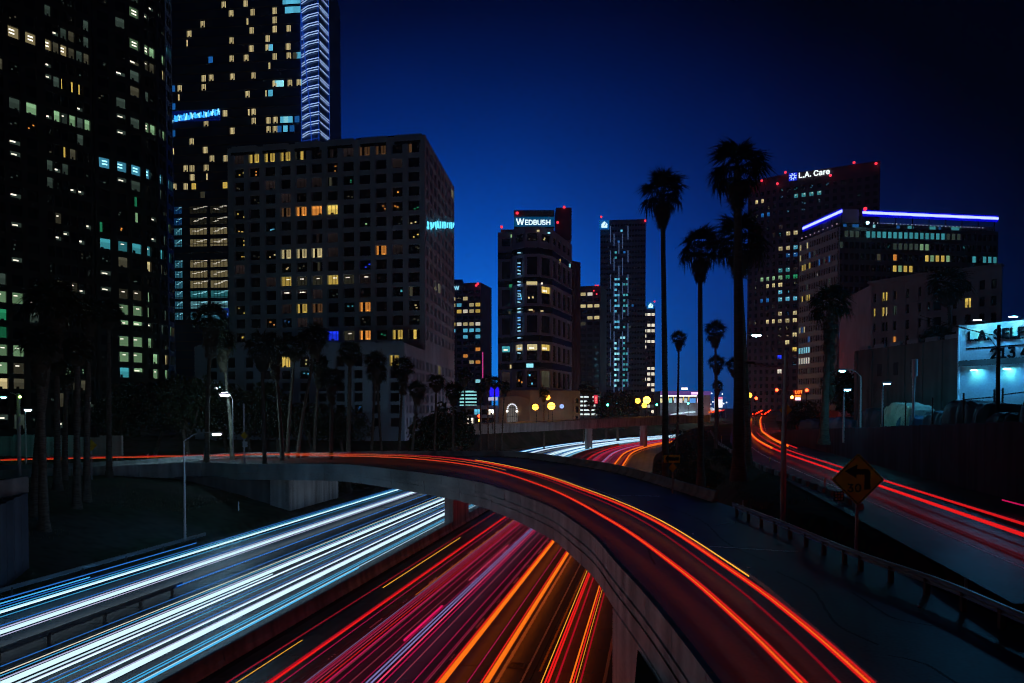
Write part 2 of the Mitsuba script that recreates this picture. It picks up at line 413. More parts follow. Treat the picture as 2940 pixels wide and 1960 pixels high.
if gm.face_normals[:, 2].mean() < 0: gm.invert()
solo('ground', gm, 'dirt', 30); labels['ground'] = {'label': 'dark weedy earth banks either side of the freeway', 'kind': 'structure'}

FU = np.r_[np.linspace(-300, -60, 9), np.linspace(-30, 250, 29), np.linspace(255, 540, 40)]
def lane_line(v, z, u=FU): return np.array([UV(a, v, z) for a in u])
fw = ribbon(lane_line(-56.4, -0.05), lane_line(-1.3, -0.05))
labels['freeway'] = {'label': 'wide freeway in its trench carrying long light streaks', 'kind': 'structure'}
part('freeway', 'base', fw, 'joint')
def far_sheet(v0, v1, lo=116, hi=999): k = (FU > lo) & (FU < hi); return ribbon(lane_line(v0, 0.0, FU[k]), lane_line(v1, 0.0, FU[k]))
part('freeway', 'pavement', far_sheet(-56.3, -1.4, -999, 31), 'pavement', kind='stuff')
part('freeway', 'pavement', far_sheet(-56.3, -1.4), 'pavement', kind='stuff')
lanes = [(-24.4, -23.0), (-23.0, -19.4), (-19.4, -15.8), (-15.8, -12.2), (-12.2, -8.6), (-8.6, -6.9), (-6.9, -2.9), (-2.9, -1.35),
         (-29.6, -26.0), (-33.2, -29.6), (-36.8, -33.2), (-39.6, -36.8), (-43.4, -39.6), (-47.2, -43.4), (-51.0, -47.2), (-56.2, -51.0)]
for a, b in lanes:
    L = 4.6 if b - a < 4.5 else 9.2
    u0 = 28.0
    while u0 < 118:
        if b <= -26.0 or u0 > 30:
            m = MB(); L2 = min(L, 119 - u0)
            e = 0.025; z1 = 0.0 + 0.012 * (rng.random() - 0.5)
            if proj(UV(u0 + L2, (a + b) / 2))[0] > -150 and proj(UV(u0 + L2, (a + b) / 2))[1] < 2050:
                c = [UV(u0 + e, a + e, 0), UV(u0 + L2 - e, a + e, 0), UV(u0 + L2 - e, b - e, 0), UV(u0 + e, b - e, 0)]
                v = np.array([[*p[:2], h] for h in (-0.06, z1) for p in c])
                m.add(v, [[4, 6, 5], [4, 7, 6], [0, 1, 5], [0, 5, 4], [1, 2, 6], [1, 6, 5], [2, 3, 7], [2, 7, 6], [3, 0, 4], [3, 4, 7]])
                o = m.out()
                if o.face_normals[0][2] < 0: o.invert()
                part('freeway', 'pavement_slab', o, 'pavement')
        u0 += L
def stripe(parent, name, v, u0, u1, w=0.12, z=0.012, bsdf='white_paint', label=None):
    n = max(2, int((u1 - u0) / 8)); uu = np.linspace(u0, u1, n)
    return part(parent, name, ribbon([UV(a, v - w / 2, z) for a in uu], [UV(a, v + w / 2, z) for a in uu]), bsdf, label=label)
for v in (-19.4, -15.8, -12.2, -33.2, -29.6):
    for k in range(7): stripe('freeway', 'lane_dash', v, 37 + 14.6 * k + (v % 3), 39.6 + 14.6 * k + (v % 3), 0.14)
    for k in range(12):
        for t in range(3):
            p = UV(44.5 + 7.3 * k + 0.45 * t + (v % 3), v, 0.012)
            part('freeway', 'road_stud', BALL, 'white_paint', to_world=T().translate(p.tolist()).scale([0.06, 0.09, 0.03]))
stripe('freeway', 'edge_line', -8.7, 30, 330, 0.22, label='worn white edge line beside the exit lane')
stripe('freeway', 'edge_line', -7.35, 30, 118, 0.12)
stripe('freeway', 'edge_line', -6.6, 46, 118, 0.14, bsdf='yellow_paint')
stripe('freeway', 'edge_line', -2.85, 30, 118, 0.18)
for v in (-26.3, -37.0, -39.9, -48.2): stripe('freeway', 'edge_line', v, 30, 330, 0.13)
# storm drain in the shoulder
k = thing('storm_drain', 'dark square storm drain grate in the freeway shoulder by the edge line', 'drain')
dp = G(1483, 1911, 0.0); du, dv = dp[:2] @ EU, dp[:2] @ EV
m = MB(); bb = MB()
for a, b, c, d in ((-0.5, -0.5, 0.5, -0.38), (-0.5, 0.38, 0.5, 0.5), (-0.5, -0.38, -0.4, 0.38), (0.4, -0.38, 0.5, 0.38)):
    v = BV * [d - b, c - a, 0.05] + [b, a, 0.005]; w = np.array([[*(EU * (du + y) + EV * (dv + x)), z] for x, y, z in v]); m.add(w, BF)
part(k, 'frame', m.out(), 'concrete_dark')
for t in range(5):
    v = BV * [0.06, 0.8, 0.03] + [-0.34 + 0.15 * t, -0.4, 0.005]; w = np.array([[*(EU * (du + y) + EV * (dv + x)), z] for x, y, z in v]); part(k, 'bar', MB().add(w, BF).out(), 'iron')

# median barrier: cast sections
k = thing('median_barrier', 'low pale concrete barrier between the white and the red lanes', 'barrier')
JER = [(-0.32, 0), (-0.32, 0.1), (-0.16, 0.34), (-0.1, 0.95), (0.1, 0.95), (0.16, 0.34), (0.32, 0.1), (0.32, 0)]
u0 = 26
while u0 < 330:
    L = 6.0 if u0 < 120 else 24.0
    part(k, 'section', sweep([UV(a, -25.2, 0) for a in np.linspace(u0 + 0.015, u0 + L - 0.015, 3 if L < 7 else 7)], JER), 'concrete')
    u0 += L


def guardrail(label, pts, n_post, h=0.72, name='guard_rail', bsdf='rail_steel', group=None):
    k = thing(name, label, 'guard rail', group)
    p = spline(pts, max(10, n_post * 3))
    sec = [(0.0, h - 0.2), (0.08, h - 0.12), (0.0, h - 0.03), (0.08, h + 0.06), (0.0, h + 0.14), (-0.1, h + 0.14), (-0.02, h + 0.06), (-0.1, h - 0.03), (-0.02, h - 0.12), (-0.1, h - 0.2)]
    part(k, 'beam', sweep(p, sec), bsdf)
    for s in np.linspace(0.03, 0.97, n_post):
        c = p[int(s * (len(p) - 1))]
        part(k, 'post', box(c[0] - 0.09, c[1] - 0.09, c[2] - 0.3, c[0] + 0.09, c[1] + 0.09, c[2] + h - 0.02), 'concrete_dark')
    return k
guardrail('steel guard rail below the palm bank, ending short of the street lamp', [UV(a, -49.9, 0.35) for a in (44, 54, 64, 74, 84)], 7)
guardrail('short steel guard rail splitting the two white lanes at lower left', [UV(a, -38.4, 0.0) for a in (38, 46, 54, 61)], 6)

# ---------------------------------------------------------------- the curved ramp bridge
def dz(px): return float(np.interp(px, [0, 570, 830, 1000, 1300], [6.3, 6.5, 6.9, 7.3, 7.7]))
near = [(-80, 84, 6.3)] + [tuple(G(x, y, dz(x) + 0.85)[:2]) + (dz(x),) for x, y in ((0, 1350), (280, 1338), (570, 1326), (700, 1329), (830, 1332))] \
     + [tuple(G(x, y, dz(x) - 1.3)[:2]) + (dz(x),) for x, y in ((1000, 1383), (1241, 1420), (1373, 1451), (1424, 1471), (1502, 1506), (1587, 1552), (1646, 1603), (1704, 1661), (1763, 1753))] \
     + [(4.65, 28, 7.7), (4.75, 21, 7.7), (4.7, 14, 7.7), (4.6, 5, 7.7)]
farp = [(-88, 108, 6.3), (-62, 121, 6.4)] + [tuple(G(x, y, dz(x) + 0.85)[:2]) + (dz(x),) for x, y in ((700, 1294), (1000, 1291), (1250, 1291))] + [(0.0, 126, 7.7)] \
     + [tuple(G(x, y, 7.7)[:2]) + (7.7,) for x, y in ((1662, 1335), (1812, 1365), (2125, 1462), (2375, 1556))] + [(17.2, 27.3, 7.7), (17.2, 16, 7.7), (17.2, 5, 7.7)]
NE, FE = spline(near, 140), spline(farp, 140)
dzx = lambda X: np.interp(X, [-60, -38, -30, -20, 0], [6.3, 6.5, 6.9, 7.3, 7.7])
NE[:, 2], FE[:, 2] = dzx(NE[:, 0]), dzx(FE[:, 0])
kb = thing('ramp_bridge', 'curved concrete ramp bridge sweeping over the freeway with red light streaks', 'bridge')
top = ribbon(NE, FE); bot = ribbon(NE - [0, 0, 0.5], FE - [0, 0, 0.5]); bot.invert()
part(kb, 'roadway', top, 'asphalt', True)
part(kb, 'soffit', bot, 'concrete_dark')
# barrier sections of the near side, each with its own face; inner side is to the left of travel (towards the far edge)
def sections(path, sec, per, name, bsdf, gap=0.02, lab=None):
    s = np.r_[0, np.cumsum(np.linalg.norm(np.diff(path[:, :2], axis=0), axis=1))]; a = 0.0
    while a < s[-1] - 0.5:
        t = np.linspace(a + gap, min(a + per, s[-1]) - gap, max(3, int(per / 1.2))); q = np.stack([np.interp(t, s, path[:, i]) for i in range(3)], 1)
        part(kb, name, sweep(q, sec), bsdf); a += per
sections(NE, [(0.45, 0.0), (0.40, 0.12), (0.24, 0.36), (0.2, 0.86), (0, 0.86), (0, 0.0)], 4.2, 'barrier', 'concrete', 0.035)
sections(NE, [(0.12, -0.25), (0.12, 0.0), (-0.06, 0.0), (-0.06, -0.25)], 4.2, 'cornice', 'concrete', 0.03)
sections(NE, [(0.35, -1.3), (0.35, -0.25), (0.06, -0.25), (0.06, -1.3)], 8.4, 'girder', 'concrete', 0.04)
sf = np.r_[0, np.cumsum(np.linalg.norm(np.diff(FE[:, :2], axis=0), axis=1))]
cut = np.argmin(np.abs(FE[:, 1] - 62) + 100 * (FE[:, 0] < 10))
sections(FE[:cut], [(0, 0), (0, 0.86), (-0.22, 0.86), (-0.28, 0.36), (-0.45, 0.1), (-0.45, 0)], 5.0, 'parapet', 'concrete', 0.035)
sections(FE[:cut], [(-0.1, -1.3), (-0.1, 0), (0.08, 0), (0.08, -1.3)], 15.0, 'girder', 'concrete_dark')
part(kb, 'edge_line', ribbon(*[spline([tuple(G(x, y, 7.7)[:2] + o) + (7.706,) for x, y in ((1600, 1372), (1750, 1420), (1874, 1487), (1958, 1534), (2116, 1629), (2200, 1687), (2359, 1824), (2512, 1960))], 40) for o in (np.array([-0.11, 0]), np.array([0.11, 0]))]), 'white_paint')
# expansion joints across the deck
for a, b in (((1748, 1422), (1895, 1424)), ((2036, 1568), (2290, 1584))):
    p0, p1 = G(*a, 7.7), G(*b, 7.7); part(kb, 'deck_joint', ribbon([p0 + [0, -0.1, 0.007], p1 + [0, -0.1, 0.007]], [p0 + [0, 0.1, 0.007], p1 + [0, 0.1, 0.007]]), 'galvanised', label='pale expansion joint across the ramp')
for x, y in ((1990, 1533), (2150, 1630), (2640, 1742)):
    p = G(x, y, 7.7); part(kb, 'road_stud', BALL, 'white_paint', to_world=T().translate([p[0], p[1], 7.72]).scale([0.07, 0.07, 0.03]))
# tar seams and a patch on the ramp surface
for pts in (((1900, 1450), (2010, 1492), (2090, 1560), (2200, 1610)), ((2230, 1640), (2330, 1690), (2400, 1790), (2520, 1850)), ((2050, 1510), (2120, 1500), (2180, 1520)), ((2450, 1700), (2560, 1770), (2700, 1800)), ((1700, 1450), (1760, 1500), (1840, 1540), (1880, 1620)), ((2550, 1880), (2640, 1900), (2750, 1960))):
    c = spline([G(x, y, 7.705) for x, y in pts], 16); c[:, :2] += 0.12 * (meshkit.noise(c * [2.2, 2.2, 0], 8)[:, None] - 0.5); part(kb, 'tar_seam', ribbon(c - [0.05, 0, 0], c + [0.05, 0, 0]), 'black')
# pier on the median, abutment under the left end, retaining wall under the right end
m = MB(); c = G(1310, 1503, 0.9); cu, cv = c[:2] @ EU, -25.2
def uvbox(mb, u0, v0, z0, u1, v1, z1): mb.add(np.array([[*(EU * (u0 + (u1 - u0) * a) + EV * (v0 + (v1 - v0) * b)), z0 + (z1 - z0) * h] for b, a, h in BV]), BF if True else BF); return mb
part(kb, 'pier', uvbox(MB(), 98.5, -26.1, 0.2, 107, -25.0, 6.9).out(), 'concrete')
part(kb, 'abutment', uvbox(MB(), 106.4, -53.3, -1, 124, -50.4, 5.9).out(), 'concrete', label='pale abutment wall at the left end of the ramp bridge')
part(kb, 'wing_wall', uvbox(MB(), 107.0, -70, -1, 112, -53.32, 5.3).out(), 'concrete_dark')
wl = NE[NE[:, 1] < 36]; wl = wl[wl[:, 0] > 0]
h = spline(np.array([[p[0], p[1], 6.4] for p in wl]), 14)
for a in range(13):
    seg = h[a:a + 2] * [1, 1, 0]; part(kb, 'wall_panel', sweep(np.array([seg[0], (seg[0] + seg[1]) / 2, seg[1]]), [(0.6, 0), (0.6, 6.4), (0.02, 6.4), (0.02, 0)]), 'concrete')
guardrail('long steel guard rail along the outer edge of the ramp at lower right', [tuple(G(x, y, 8.4)[:2]) + (7.7,) for x, y in ((2105, 1448), (2248, 1503), (2454, 1587), (2701, 1672), (2939, 1772))] + [(16.1, 18, 7.7)], 16)
# ---------------------------------------------------------------- side road with its wall
rt = [(30, 17.4), (60, 17.3), (90, 17.2), (120, 17.3), (150, 18.6), (175, 20.3), (200, 22.4), (230, 25.2), (260, 28.4), (300, 33), (350, 40), (420, 52)]
RC = spline([tuple(EU * u + EV * v) + (8.45 + 0.03 * max(0, u - 230),) for u, v in rt], 90)
tt = np.gradient(RC[:, :2], axis=0); tt /= np.linalg.norm(tt, axis=1, keepdims=True); ln = np.stack([-tt[:, 1], tt[:, 0]], 1)
def off(o, z=0.0, w=RC): return np.c_[w[:, :2] + ln[:len(w)] * o, w[:, 2] + z]
solo('side_road', ribbon(off(5.6, 0.01), off(-7.8, 0.01)), 'asphalt', True); labels['side_road'] = {'label': 'curving side road with red tail light streaks at right', 'kind': 'structure'}
part('side_road', 'edge_line', ribbon(off(2.6, 0.016)[:60], off(2.45, 0.016)[:60]), 'white_paint')
part('side_road', 'edge_line', ribbon(off(-3.6, 0.016)[:60], off(-3.72, 0.016)[:60]), 'white_paint')
kc = thing('block_kerb', 'curving row of pale rounded kerb blocks beside the side road', 'kerb')
cb = spline([tuple(G(x, y, 8.5)[:2]) + (8.42,) for x, y in ((2040, 1238), (2050, 1255), (2066, 1275), (2140, 1320), (2200, 1350), (2260, 1370), (2310, 1390))] + [(24.5, 64, 8.42), (22.5, 52, 8.42)], 70)
for a in range(0, 69):
    p, q2 = cb[a], cb[a + 1]; w = p + (q2 - p) * 0.6
    m = MB().bar(p + [0, 0, 0.2], w + [0, 0, 0.2], 0.35, 0.5).out(); part(kc, 'block', m, 'concrete' if a % 2 == 0 else 'concrete_dark')
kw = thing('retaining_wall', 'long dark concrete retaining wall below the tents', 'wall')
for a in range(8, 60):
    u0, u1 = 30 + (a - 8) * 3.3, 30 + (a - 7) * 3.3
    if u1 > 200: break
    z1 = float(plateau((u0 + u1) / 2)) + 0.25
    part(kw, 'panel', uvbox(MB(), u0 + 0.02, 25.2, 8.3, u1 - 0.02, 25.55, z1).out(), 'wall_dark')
# ---------------------------------------------------------------- second bridge
k2 = thing('straight_bridge', 'straight concrete bridge crossing the freeway farther off', 'bridge')
a0, a1 = P(1330, 1174, 262), P(2040, 1174, 332); z0, z1 = 8.9, 11.9
path = np.array([[*(a0[:2] + (a1 - a0)[:2] * t), z0 + (z1 - z0) * t] for t in np.linspace(0, 1, 12)])
part(k2, 'deck', sweep(path, [(0.2, -2.2), (0.2, -0.1), (13, -0.1), (13, -2.2)]), 'concrete')
part(k2, 'parapet', sweep(path, [(0, -0.4), (0, 0.8), (0.3, 0.8), (0.3, -0.4)]), 'concrete')
part(k2, 'parapet', sweep(path, [(12.8, -0.1), (12.8, 0.8), (13.1, 0.8), (13.1, -0.1)]), 'concrete')
part(k2, 'roadway', sweep(path, [(0.35, -0.1), (0.35, -0.05), (12.7, -0.05), (12.7, -0.1)]), 'asphalt')
m = MB()
for i in range(11):
    for zz in (1.1, 1.5): m.bar(path[i] + [0, 0, zz], path[i + 1] + [0, 0, zz], 0.06)
    m.bar(path[i] + [0, 0, 0.8], path[i] + [0, 0, 1.5], 0.08)
part(k2, 'railing', m.out(), 'rail_steel')
for px, o in ((1655, 2), (1700, 9), (1830, 2), (1862, 9)):
    t = (px - 1330) / 710; c = a0 + (a1 - a0) * t; d2 = np.array([-(a1 - a0)[1], (a1 - a0)[0]]) / np.linalg.norm((a1 - a0)[:2]); c = c[:2] + d2 * o
    mm = trimesh.creation.cylinder(0.85, 10, sections=14); mm.apply_translation([c[0], c[1], 3.4 + 1.5 * t]); part(k2, 'column', mm, 'concrete', 30)
# left bank wall and the bridge edge at the far left of the picture
k3 = thing('street_bridge', 'end of a dark street bridge with a railing at the left edge', 'bridge')
Y = 70.0; e0, e1 = P(-200, 1415, Y - 12), P(82, 1366, Y)
dirn = (e1 - e0); pth = np.array([e0 + dirn * t for t in np.linspace(0, 1, 6)])
part(k3, 'parapet', sweep(pth, [(0, -1.4), (0, 0), (0.4, 0), (0.4, -1.4)]), 'concrete_dark')
part(k3, 'girder', sweep(pth, [(0.3, -2.6), (0.3, -1.4), (9, -1.4), (9, -2.6)]), 'concrete_dark')
for t in range(14):
    p = e0 + dirn * (0.5 + t * 0.036); part(k3, 'rail_stud', box(p[0] - 0.12, p[1] - 0.03, p[2] - 1.5, p[0] + 0.12, p[1] - 0.01, p[2] - 1.42), 'galvanised')
w0, w1 = P(-30, 1400, 61.5), P(80, 1400, 69.5)
pl = Plane(w0, w1)
for t in range(5):
    mm = MB(); pl.box(mm, pl.L * t / 5 + 0.03, pl.L * (t + 1) / 5 - 0.03, -0.5, e1[2] - 1.4 - 0.5 * (4 - t) * 0.2, 0, 1.5); part(k3, 'abutment_panel', mm.out(), 'wall_dark')

# ---------------------------------------------------------------- buildings
def rows_from(z0, pitch, h, n): return [(z0 + pitch * i, z0 + pitch * i + h) for i in range(n)]
def px_cols(pl, lst): return [(pl.s_of(a), pl.s_of(b)) for a, b in lst]
def body(key, poly, zb, zt, m, name='body'): part(key, name, solid(poly, zb, zt), m)


# 1 dark office tower, two lobes, the right one rounded
k = thing('dark_office_tower', 'tall black rounded office tower at the far left with scattered green lit windows', 'building')
F1 = Facade(k); wall = MB()
pA0, pA1 = P(-60, 1174.3, 178.5), P(277, 1174.3, 200.5)
plA = Plane(pA0, pA1)
R1 = rows_from(23.0, 3.95, 2.45, 26); R0 = [(15.6, 18.8), (10.6, 13.8)][::-1]
rowsAll = R0 + [(19.6, 21.9)] + R1
colsA = px_cols(plA, [(-45, -18), (-8, 25), (41, 73), (90, 120), (146, 164), (168, 186), (190, 208), (212, 230), (234, 252), (255, 271)])
F1.grid(plA, colsA, rowsAll, 8, 128, 0.7, wall)
ptsB = [P(283, 1174.3, 201.5), P(381, 1174.3, 208.0), P(420, 1174.3, 211.4), P(463, 1174.3, 216.2), P(487, 1174.3, 220.5), P(505, 1174.3, 226)]
colsB = [[(294, 325), (346, 373)], [(386, 413)], [(428, 440), (441.5, 457)], [(467, 475), (476.5, 484)], [(491, 497), (498, 503)]]
for a in range(5):
    pl = Plane(ptsB[a], ptsB[a + 1]); F1.grid(pl, px_cols(pl, colsB[a]), rowsAll, 8, 128, 0.7, wall)
rec = Plane(pA1, ptsB[0]); rec.box(wall, 0, rec.L, 8, 128, 0.9, 1.6)
part(k, 'wall', wall.out(), 'granite')
ins = lambda p, d: [p[0] - d * 0.75, p[1] + d]
body(k, [ins(pA0, 0.9), *[ins(p, 0.9) for p in (pA1, *ptsB[:5])], [ptsB[5][0] - 0.8, ptsB[5][1]], [-104, 246], [-130, 258], [-165, 230], [-150, 190]], 8, 128, 'black')
F1.light(0, 0, 3.2, [(130, 280, 'wS'), (285, 310, 'wS'), (350, 360, 'd'), (470, 415, 'wS'), (530, 430, 'd'), (600, 440, 'wS'), (680, 480, 'd'), (745, 490, 'e'), (810, 510, 'd'), (1110, 115, 'gS'), (1235, 160, 'gS'), (1355, 205, 'e'),
  (1110, 410, 'gS'), (1235, 445, 'gS'), (1355, 475, 'gS'), (1415, 500, 'g'), (1480, 550, 'g'), (965, 515, 't'), (1110, 565, 'dl'), (1240, 600, 'dl'), (1350, 620, 'ds'), (1415, 640, 'd'), (1480, 690, 'w'), (590, 340, 'e'), (685, 350, 'd'), (15, 565, 'd'),
  (140, 610, 'ez'), (290, 620, 'ez'), (470, 710, 'e'), (540, 730, 'e'), (605, 770, 'yt'), (665, 790, 'yt'), (700, 795, 'yt'), (1110, 705, 'e'), (1240, 740, 'e'), (1525, 465, 'c'), (1580, 510, 'c'), (1110, 850, 'd'), (1240, 880, 'd'), (1360, 900, 'e'),
  (140, 920, 'e'), (285, 945, 'g'), (350, 970, 'e'), (470, 1020, 'e'), (540, 1040, 'g'), (605, 1070, 'es'), (690, 1090, 'g'), (745, 1105, 'e'), (820, 1110, 'g'), (970, 1105, 'd'), (1115, 1135, 'e'), (1250, 1160, 'e'), (1530, 1010, 'e'), (1365, 1190, 'gS'),
  (1425, 1215, 'g'), (1487, 1250, 'g'), (160, 1100, 'ez'), (270, 1120, 'oz'), (175, 1260, 'el'), (170, 1410, 'e'), (595, 1370, 'yt'), (690, 1380, 'd'), (470, 1490, 'e'), (540, 1500, 'e'), (600, 1500, 'e'), (915, 1400, 'e'), (1000, 1280, 'dz'), (1090, 1445, 'ez'),
  (840, 1530, 'cS'), (980, 1540, 'cS'), (1125, 1550, 'cS'), (1255, 1560, 'cS')])
F1.light(0, 490, 3.2, [(1385, 50, 'cS'), (1490, 90, 'cS'), (1540, 110, 'c'), (1597, 150, 'c'), (270, 150, 'ds'), (360, 170, 'd'), (480, 205, 'd'), (555, 220, 'd'), (625, 240, 'ds'), (690, 250, 'dS'), (750, 255, 'd'), (830, 260, 'd'), (980, 130, 'd'),
  (1130, 160, 'e'), (1250, 180, 'e'), (1360, 205, 'dz'), (560, 385, 'ds'), (625, 385, 'gs'), (695, 400, 'gs'), (765, 410, 'g'), (1250, 325, 'Gt'), (30, 440, 'd'), (190, 465, 'dt'), (375, 490, 'Gt'), (490, 525, 'd'), (555, 530, 'e'), (765, 560, 'd'),
  (835, 570, 'y'), (1275, 465, 'gt'), (1545, 525, 'g'), (945, 570, 'Gt'), (1120, 580, 'oz'), (30, 595, 'b'), (330, 640, 'e'), (490, 675, 'b'), (590, 680, 'bs'), (690, 690, 'b'), (760, 710, 'b'), (1005, 705, 't'), (1135, 715, 'ts'), (1265, 735, 't'),
  (1385, 745, 'ts'), (1500, 775, 't'), (1550, 790, 't'), (320, 800, 'dz'), (770, 850, 'd'), (1030, 865, 'wt'), (1125, 875, 'd'), (1390, 900, 'w'), (1500, 910, 'd'), (40, 1050, 'e'), (175, 1080, 'gl'), (325, 1080, 'g'), (580, 1090, 'd'), (640, 1120, 'ds'),
  (975, 1140, 'e'), (1145, 1150, 'ds'), (1270, 1165, 'ds'), (1380, 1175, 'gt'), (40, 1200, 'gs'), (180, 1215, 'gs'), (330, 1220, 'e'), (720, 1260, 'd'), (790, 1265, 'd'), (845, 1265, 'd'), (1155, 1280, 'gs'), (1270, 1290, 'gs'), (1395, 1310, 'gt'),
  (40, 1365, 'G'), (330, 1390, 'e'), (1150, 1440, 'gu'), (1275, 1445, 'gu'), (1400, 1450, 'e'), (1565, 1460, 'g'), (1620, 1470, 'w'), (40, 1530, 'Gs'), (350, 1530, 'du'), (1150, 1550, 'gs')])
F1.light(0, 980, 3.2, [(1150, 15, 'gu'), (1280, 15, 'gs'), (1400, 15, 'g'), (50, 95, 'gs'), (190, 100, 'gs'), (655, 165, 'ds'), (1045, 150, 'g'), (1155, 155, 'gs'), (1280, 160, 'gs'), (1410, 150, 'g'), (1520, 160, 'w'), (50, 265, 'gs'), (185, 265, 'ds'), (660, 290, 'gs'),
  (790, 300, 'gz'), (1160, 285, 't'), (1285, 285, 'gu'), (1415, 285, 'gs'), (1520, 290, 'g'), (660, 430, 'd'), (780, 430, 'd'), (740, 430, 'd'), (50, 420, 'w'), (200, 410, 'd'), (640, 595, 'wz'), (690, 595, 'oz'), (770, 595, 'wz'), (550, 580, 'd')])
F1.rand(0.30, ['e', 'e', 'ez', 'dz', 'el', 'ez'], (0, -60, 520, 1250))
for c in F1.cells:
    if c['st'] == 'e': c['st'] = rng.choice(['e', 'e', 'eu', 'el'])
F1.build(mullions=0, maxparts=300, gain=0.85)

# 2 blue glass tower with a stack of light chevrons on its corner
k = thing('glass_tower', 'tallest blue glass tower with bright chevron light bars down its right corner', 'building')
F2 = Facade(k); wall = MB()
g0, g1 = P(470, 1174.3, 335), P(872, 1174.3, 328)
pl = Plane(g0, g1)
cw = 2.8; ncol = int(pl.L / cw); z0g = 14.0; fh = 3.575
def gcell(px, py): return px, py
# floor bands: alternating thin pale lines
for i in range(50): pl.box(wall, 0, pl.L, z0g + fh * 2 * i / 2 + fh - 0.22, z0g + fh * 2 * i / 2 + fh, -0.12, 0.25)
part(k, 'floor_band', wall.out(), 'steel_blue', kind='stuff')
part(k, 'curtain_wall', (lambda m: (pl.box(m, 0, pl.L, 8, 200, 0.3, 0.6), m.out())[1])(MB()), 'blue_glass')
wins = [(635, 20), (828, 15), (700, 95), (890, 80), (1085, 60), (1085, 145), (1085, 225), (845, 160, 't'), (445, 195), (880, 240), (1210, 215), (325, 285), (700, 330), (1022, 310), (307, 360, 't'), (876, 400), (1020, 390), (1205, 457), (1268, 457, 'd'),
  (515, 500, 'b'), (700, 490), (830, 483), (868, 475, 't'), (1085, 545), (1037, 550, 't'), (1210, 537), (450, 668), (517, 662), (705, 650), (705, 730), (450, 745), (893, 717), (235, 765), (175, 770, 'b'), (450, 823), (1080, 780), (1105, 745, 'C'), (1145, 745, 'C'),
  (1218, 780), (1297, 780), (1335, 735, 'C'), (838, 880), (1005, 870, 't'), (175, 920, 'b'), (227, 915, 't'), (637, 1048), (850, 1040, 't'), (890, 1035), (893, 1113), (467, 1137), (1023, 1107), (1085, 1105), (1023, 1187), (1083, 1185), (700, 1200), (337, 1300),
  (457, 1370), (517, 1450), (637, 1440), (280, 1535), (335, 1535), (463, 1530), (172, 1385, 't'), (172, 1230, 'b'), (1180, 30, 'c'), (1210, 30, 'c'), (1240, 30, 'c'), (1270, 30, 'c'), (1300, 30, 'c'), (1200, 95, 'c'), (1235, 95, 'c'), (1270, 95, 'c'), (1300, 95, 'c'),
  (1150, 1085, 'c'), (1180, 1085, 'C'), (1220, 1085, 'c'), (1280, 1085, 'b'), (1345, 1085, 'c'), (1120, 1170, 'b'), (1175, 1165, 'c'), (1235, 1170, 'b'), (1050, 445, 'c'), (1045, 850, 'c'), (1300, 530, 'c')]
wins = [(450 + w[0] / 3.136, w[1] / 3.136, w[2] if len(w) > 2 else 'w') for w in wins]
wins += [(x / 3.2, 490 + y / 3.2, s) for x, y, s in [(1725, 10, 'w'), (1785, 10, 'w'), (1915, 10, 'w'), (1785, 75, 'w'), (1920, 70, 't'), (1620, 165, 'w'), (1725, 160, 'w'), (1800, 130, 'y'), (2085, 130, 'y'), (1880, 230, 'd')]]
fr = MB()
for x, y, s in wins:
    sx = pl.s_of(x); r = ray(x, y); c = pl.pt(sx, 0); z = 15 + r[2] / r[1] * c[1]
    i = round((z - z0g - 1.6) / fh); zz = z0g + fh * i + 0.45; w = {'t': 0.7}.get(s, 1.9); col = COL['w' if s == 't' else s]; j = 0.8 + 0.4 * rng.random()
    kk = part(k, 'window', UNIT, 'black', emission=emit(col, j * 0.85), to_world=pl.M(sx - w / 2, zz, 0.26, w, 2.5))
    if w > 1 and s == 'w':
        part(kk, 'curtain', UNIT, 'black', emission=emit(COL['w'], 0.35), to_world=pl.M(sx - w / 2, zz, 0.25, 0.45, 2.5))
        fr.v and None
        pl.box(fr, sx + 0.42, sx + 0.56, zz, zz + 2.5, 0.12, 0.24)
        if rng.random() < 0.6: pl.box(fr, sx - 0.3, sx + 0.4, zz, zz + 0.35 + 0.3 * rng.random(), 0.18, 0.25)
part(k, 'window_frame', fr.out(), 'black', kind='stuff')
# lit office floors low on the left
for yy, st in ((602, 'd'), (634, 'd'), (664, 'y'), (696, 'y'), (756, 'y'), (785, 'y'), (815, 'y'), (844, 't'), (874, 'C'), (906, 'c')):
    for xa, xb in ((506, 527), (550, 598), (608, 656)):
        sa, sb = pl.s_of(xa), pl.s_of(xb); z = 15 + (1174.3 - yy) / FP * 331; h = 2.9
        s2 = st if xa > 520 else {'y': 'c', 'd': 'b'}.get(st, 'c')
        cc = [x * (0.2 if s2 in 'ydCc' else 0.3) for x in (COL['w'] if s2 == 'y' else COL[s2])]
        kk = part(k, 'office_window', UNIT, 'black', emission=emit(cc), to_world=pl.M(sa, z - h / 2, 0.26, sb - sa, h))
        for t in range(5):
            a = sa + (sb - sa) * (0.12 + 0.15 * t + 0.1 * rng.random()); zt2 = z + h / 2 - 0.1 - 0.42 * (4 - t) * rng.uniform(.5, 1)
            part(kk, 'ceiling_light', UNIT, 'black', emission=emit(COL['W' if s2 in 'yd' else 'C'], 0.7 + 0.5 * rng.random()), to_world=pl.M(a, zt2 - 0.2, 0.24, (sb - sa) * 0.24, 0.2))
        fq = MB()
        for t in range(1, 5): a = sa + (sb - sa) * t / 5; pl.box(fq, a - 0.08, a + 0.08, z - h / 2, z + h / 2, 0.1, 0.23)
        part(kk, 'mullion', fq.out(), 'black')
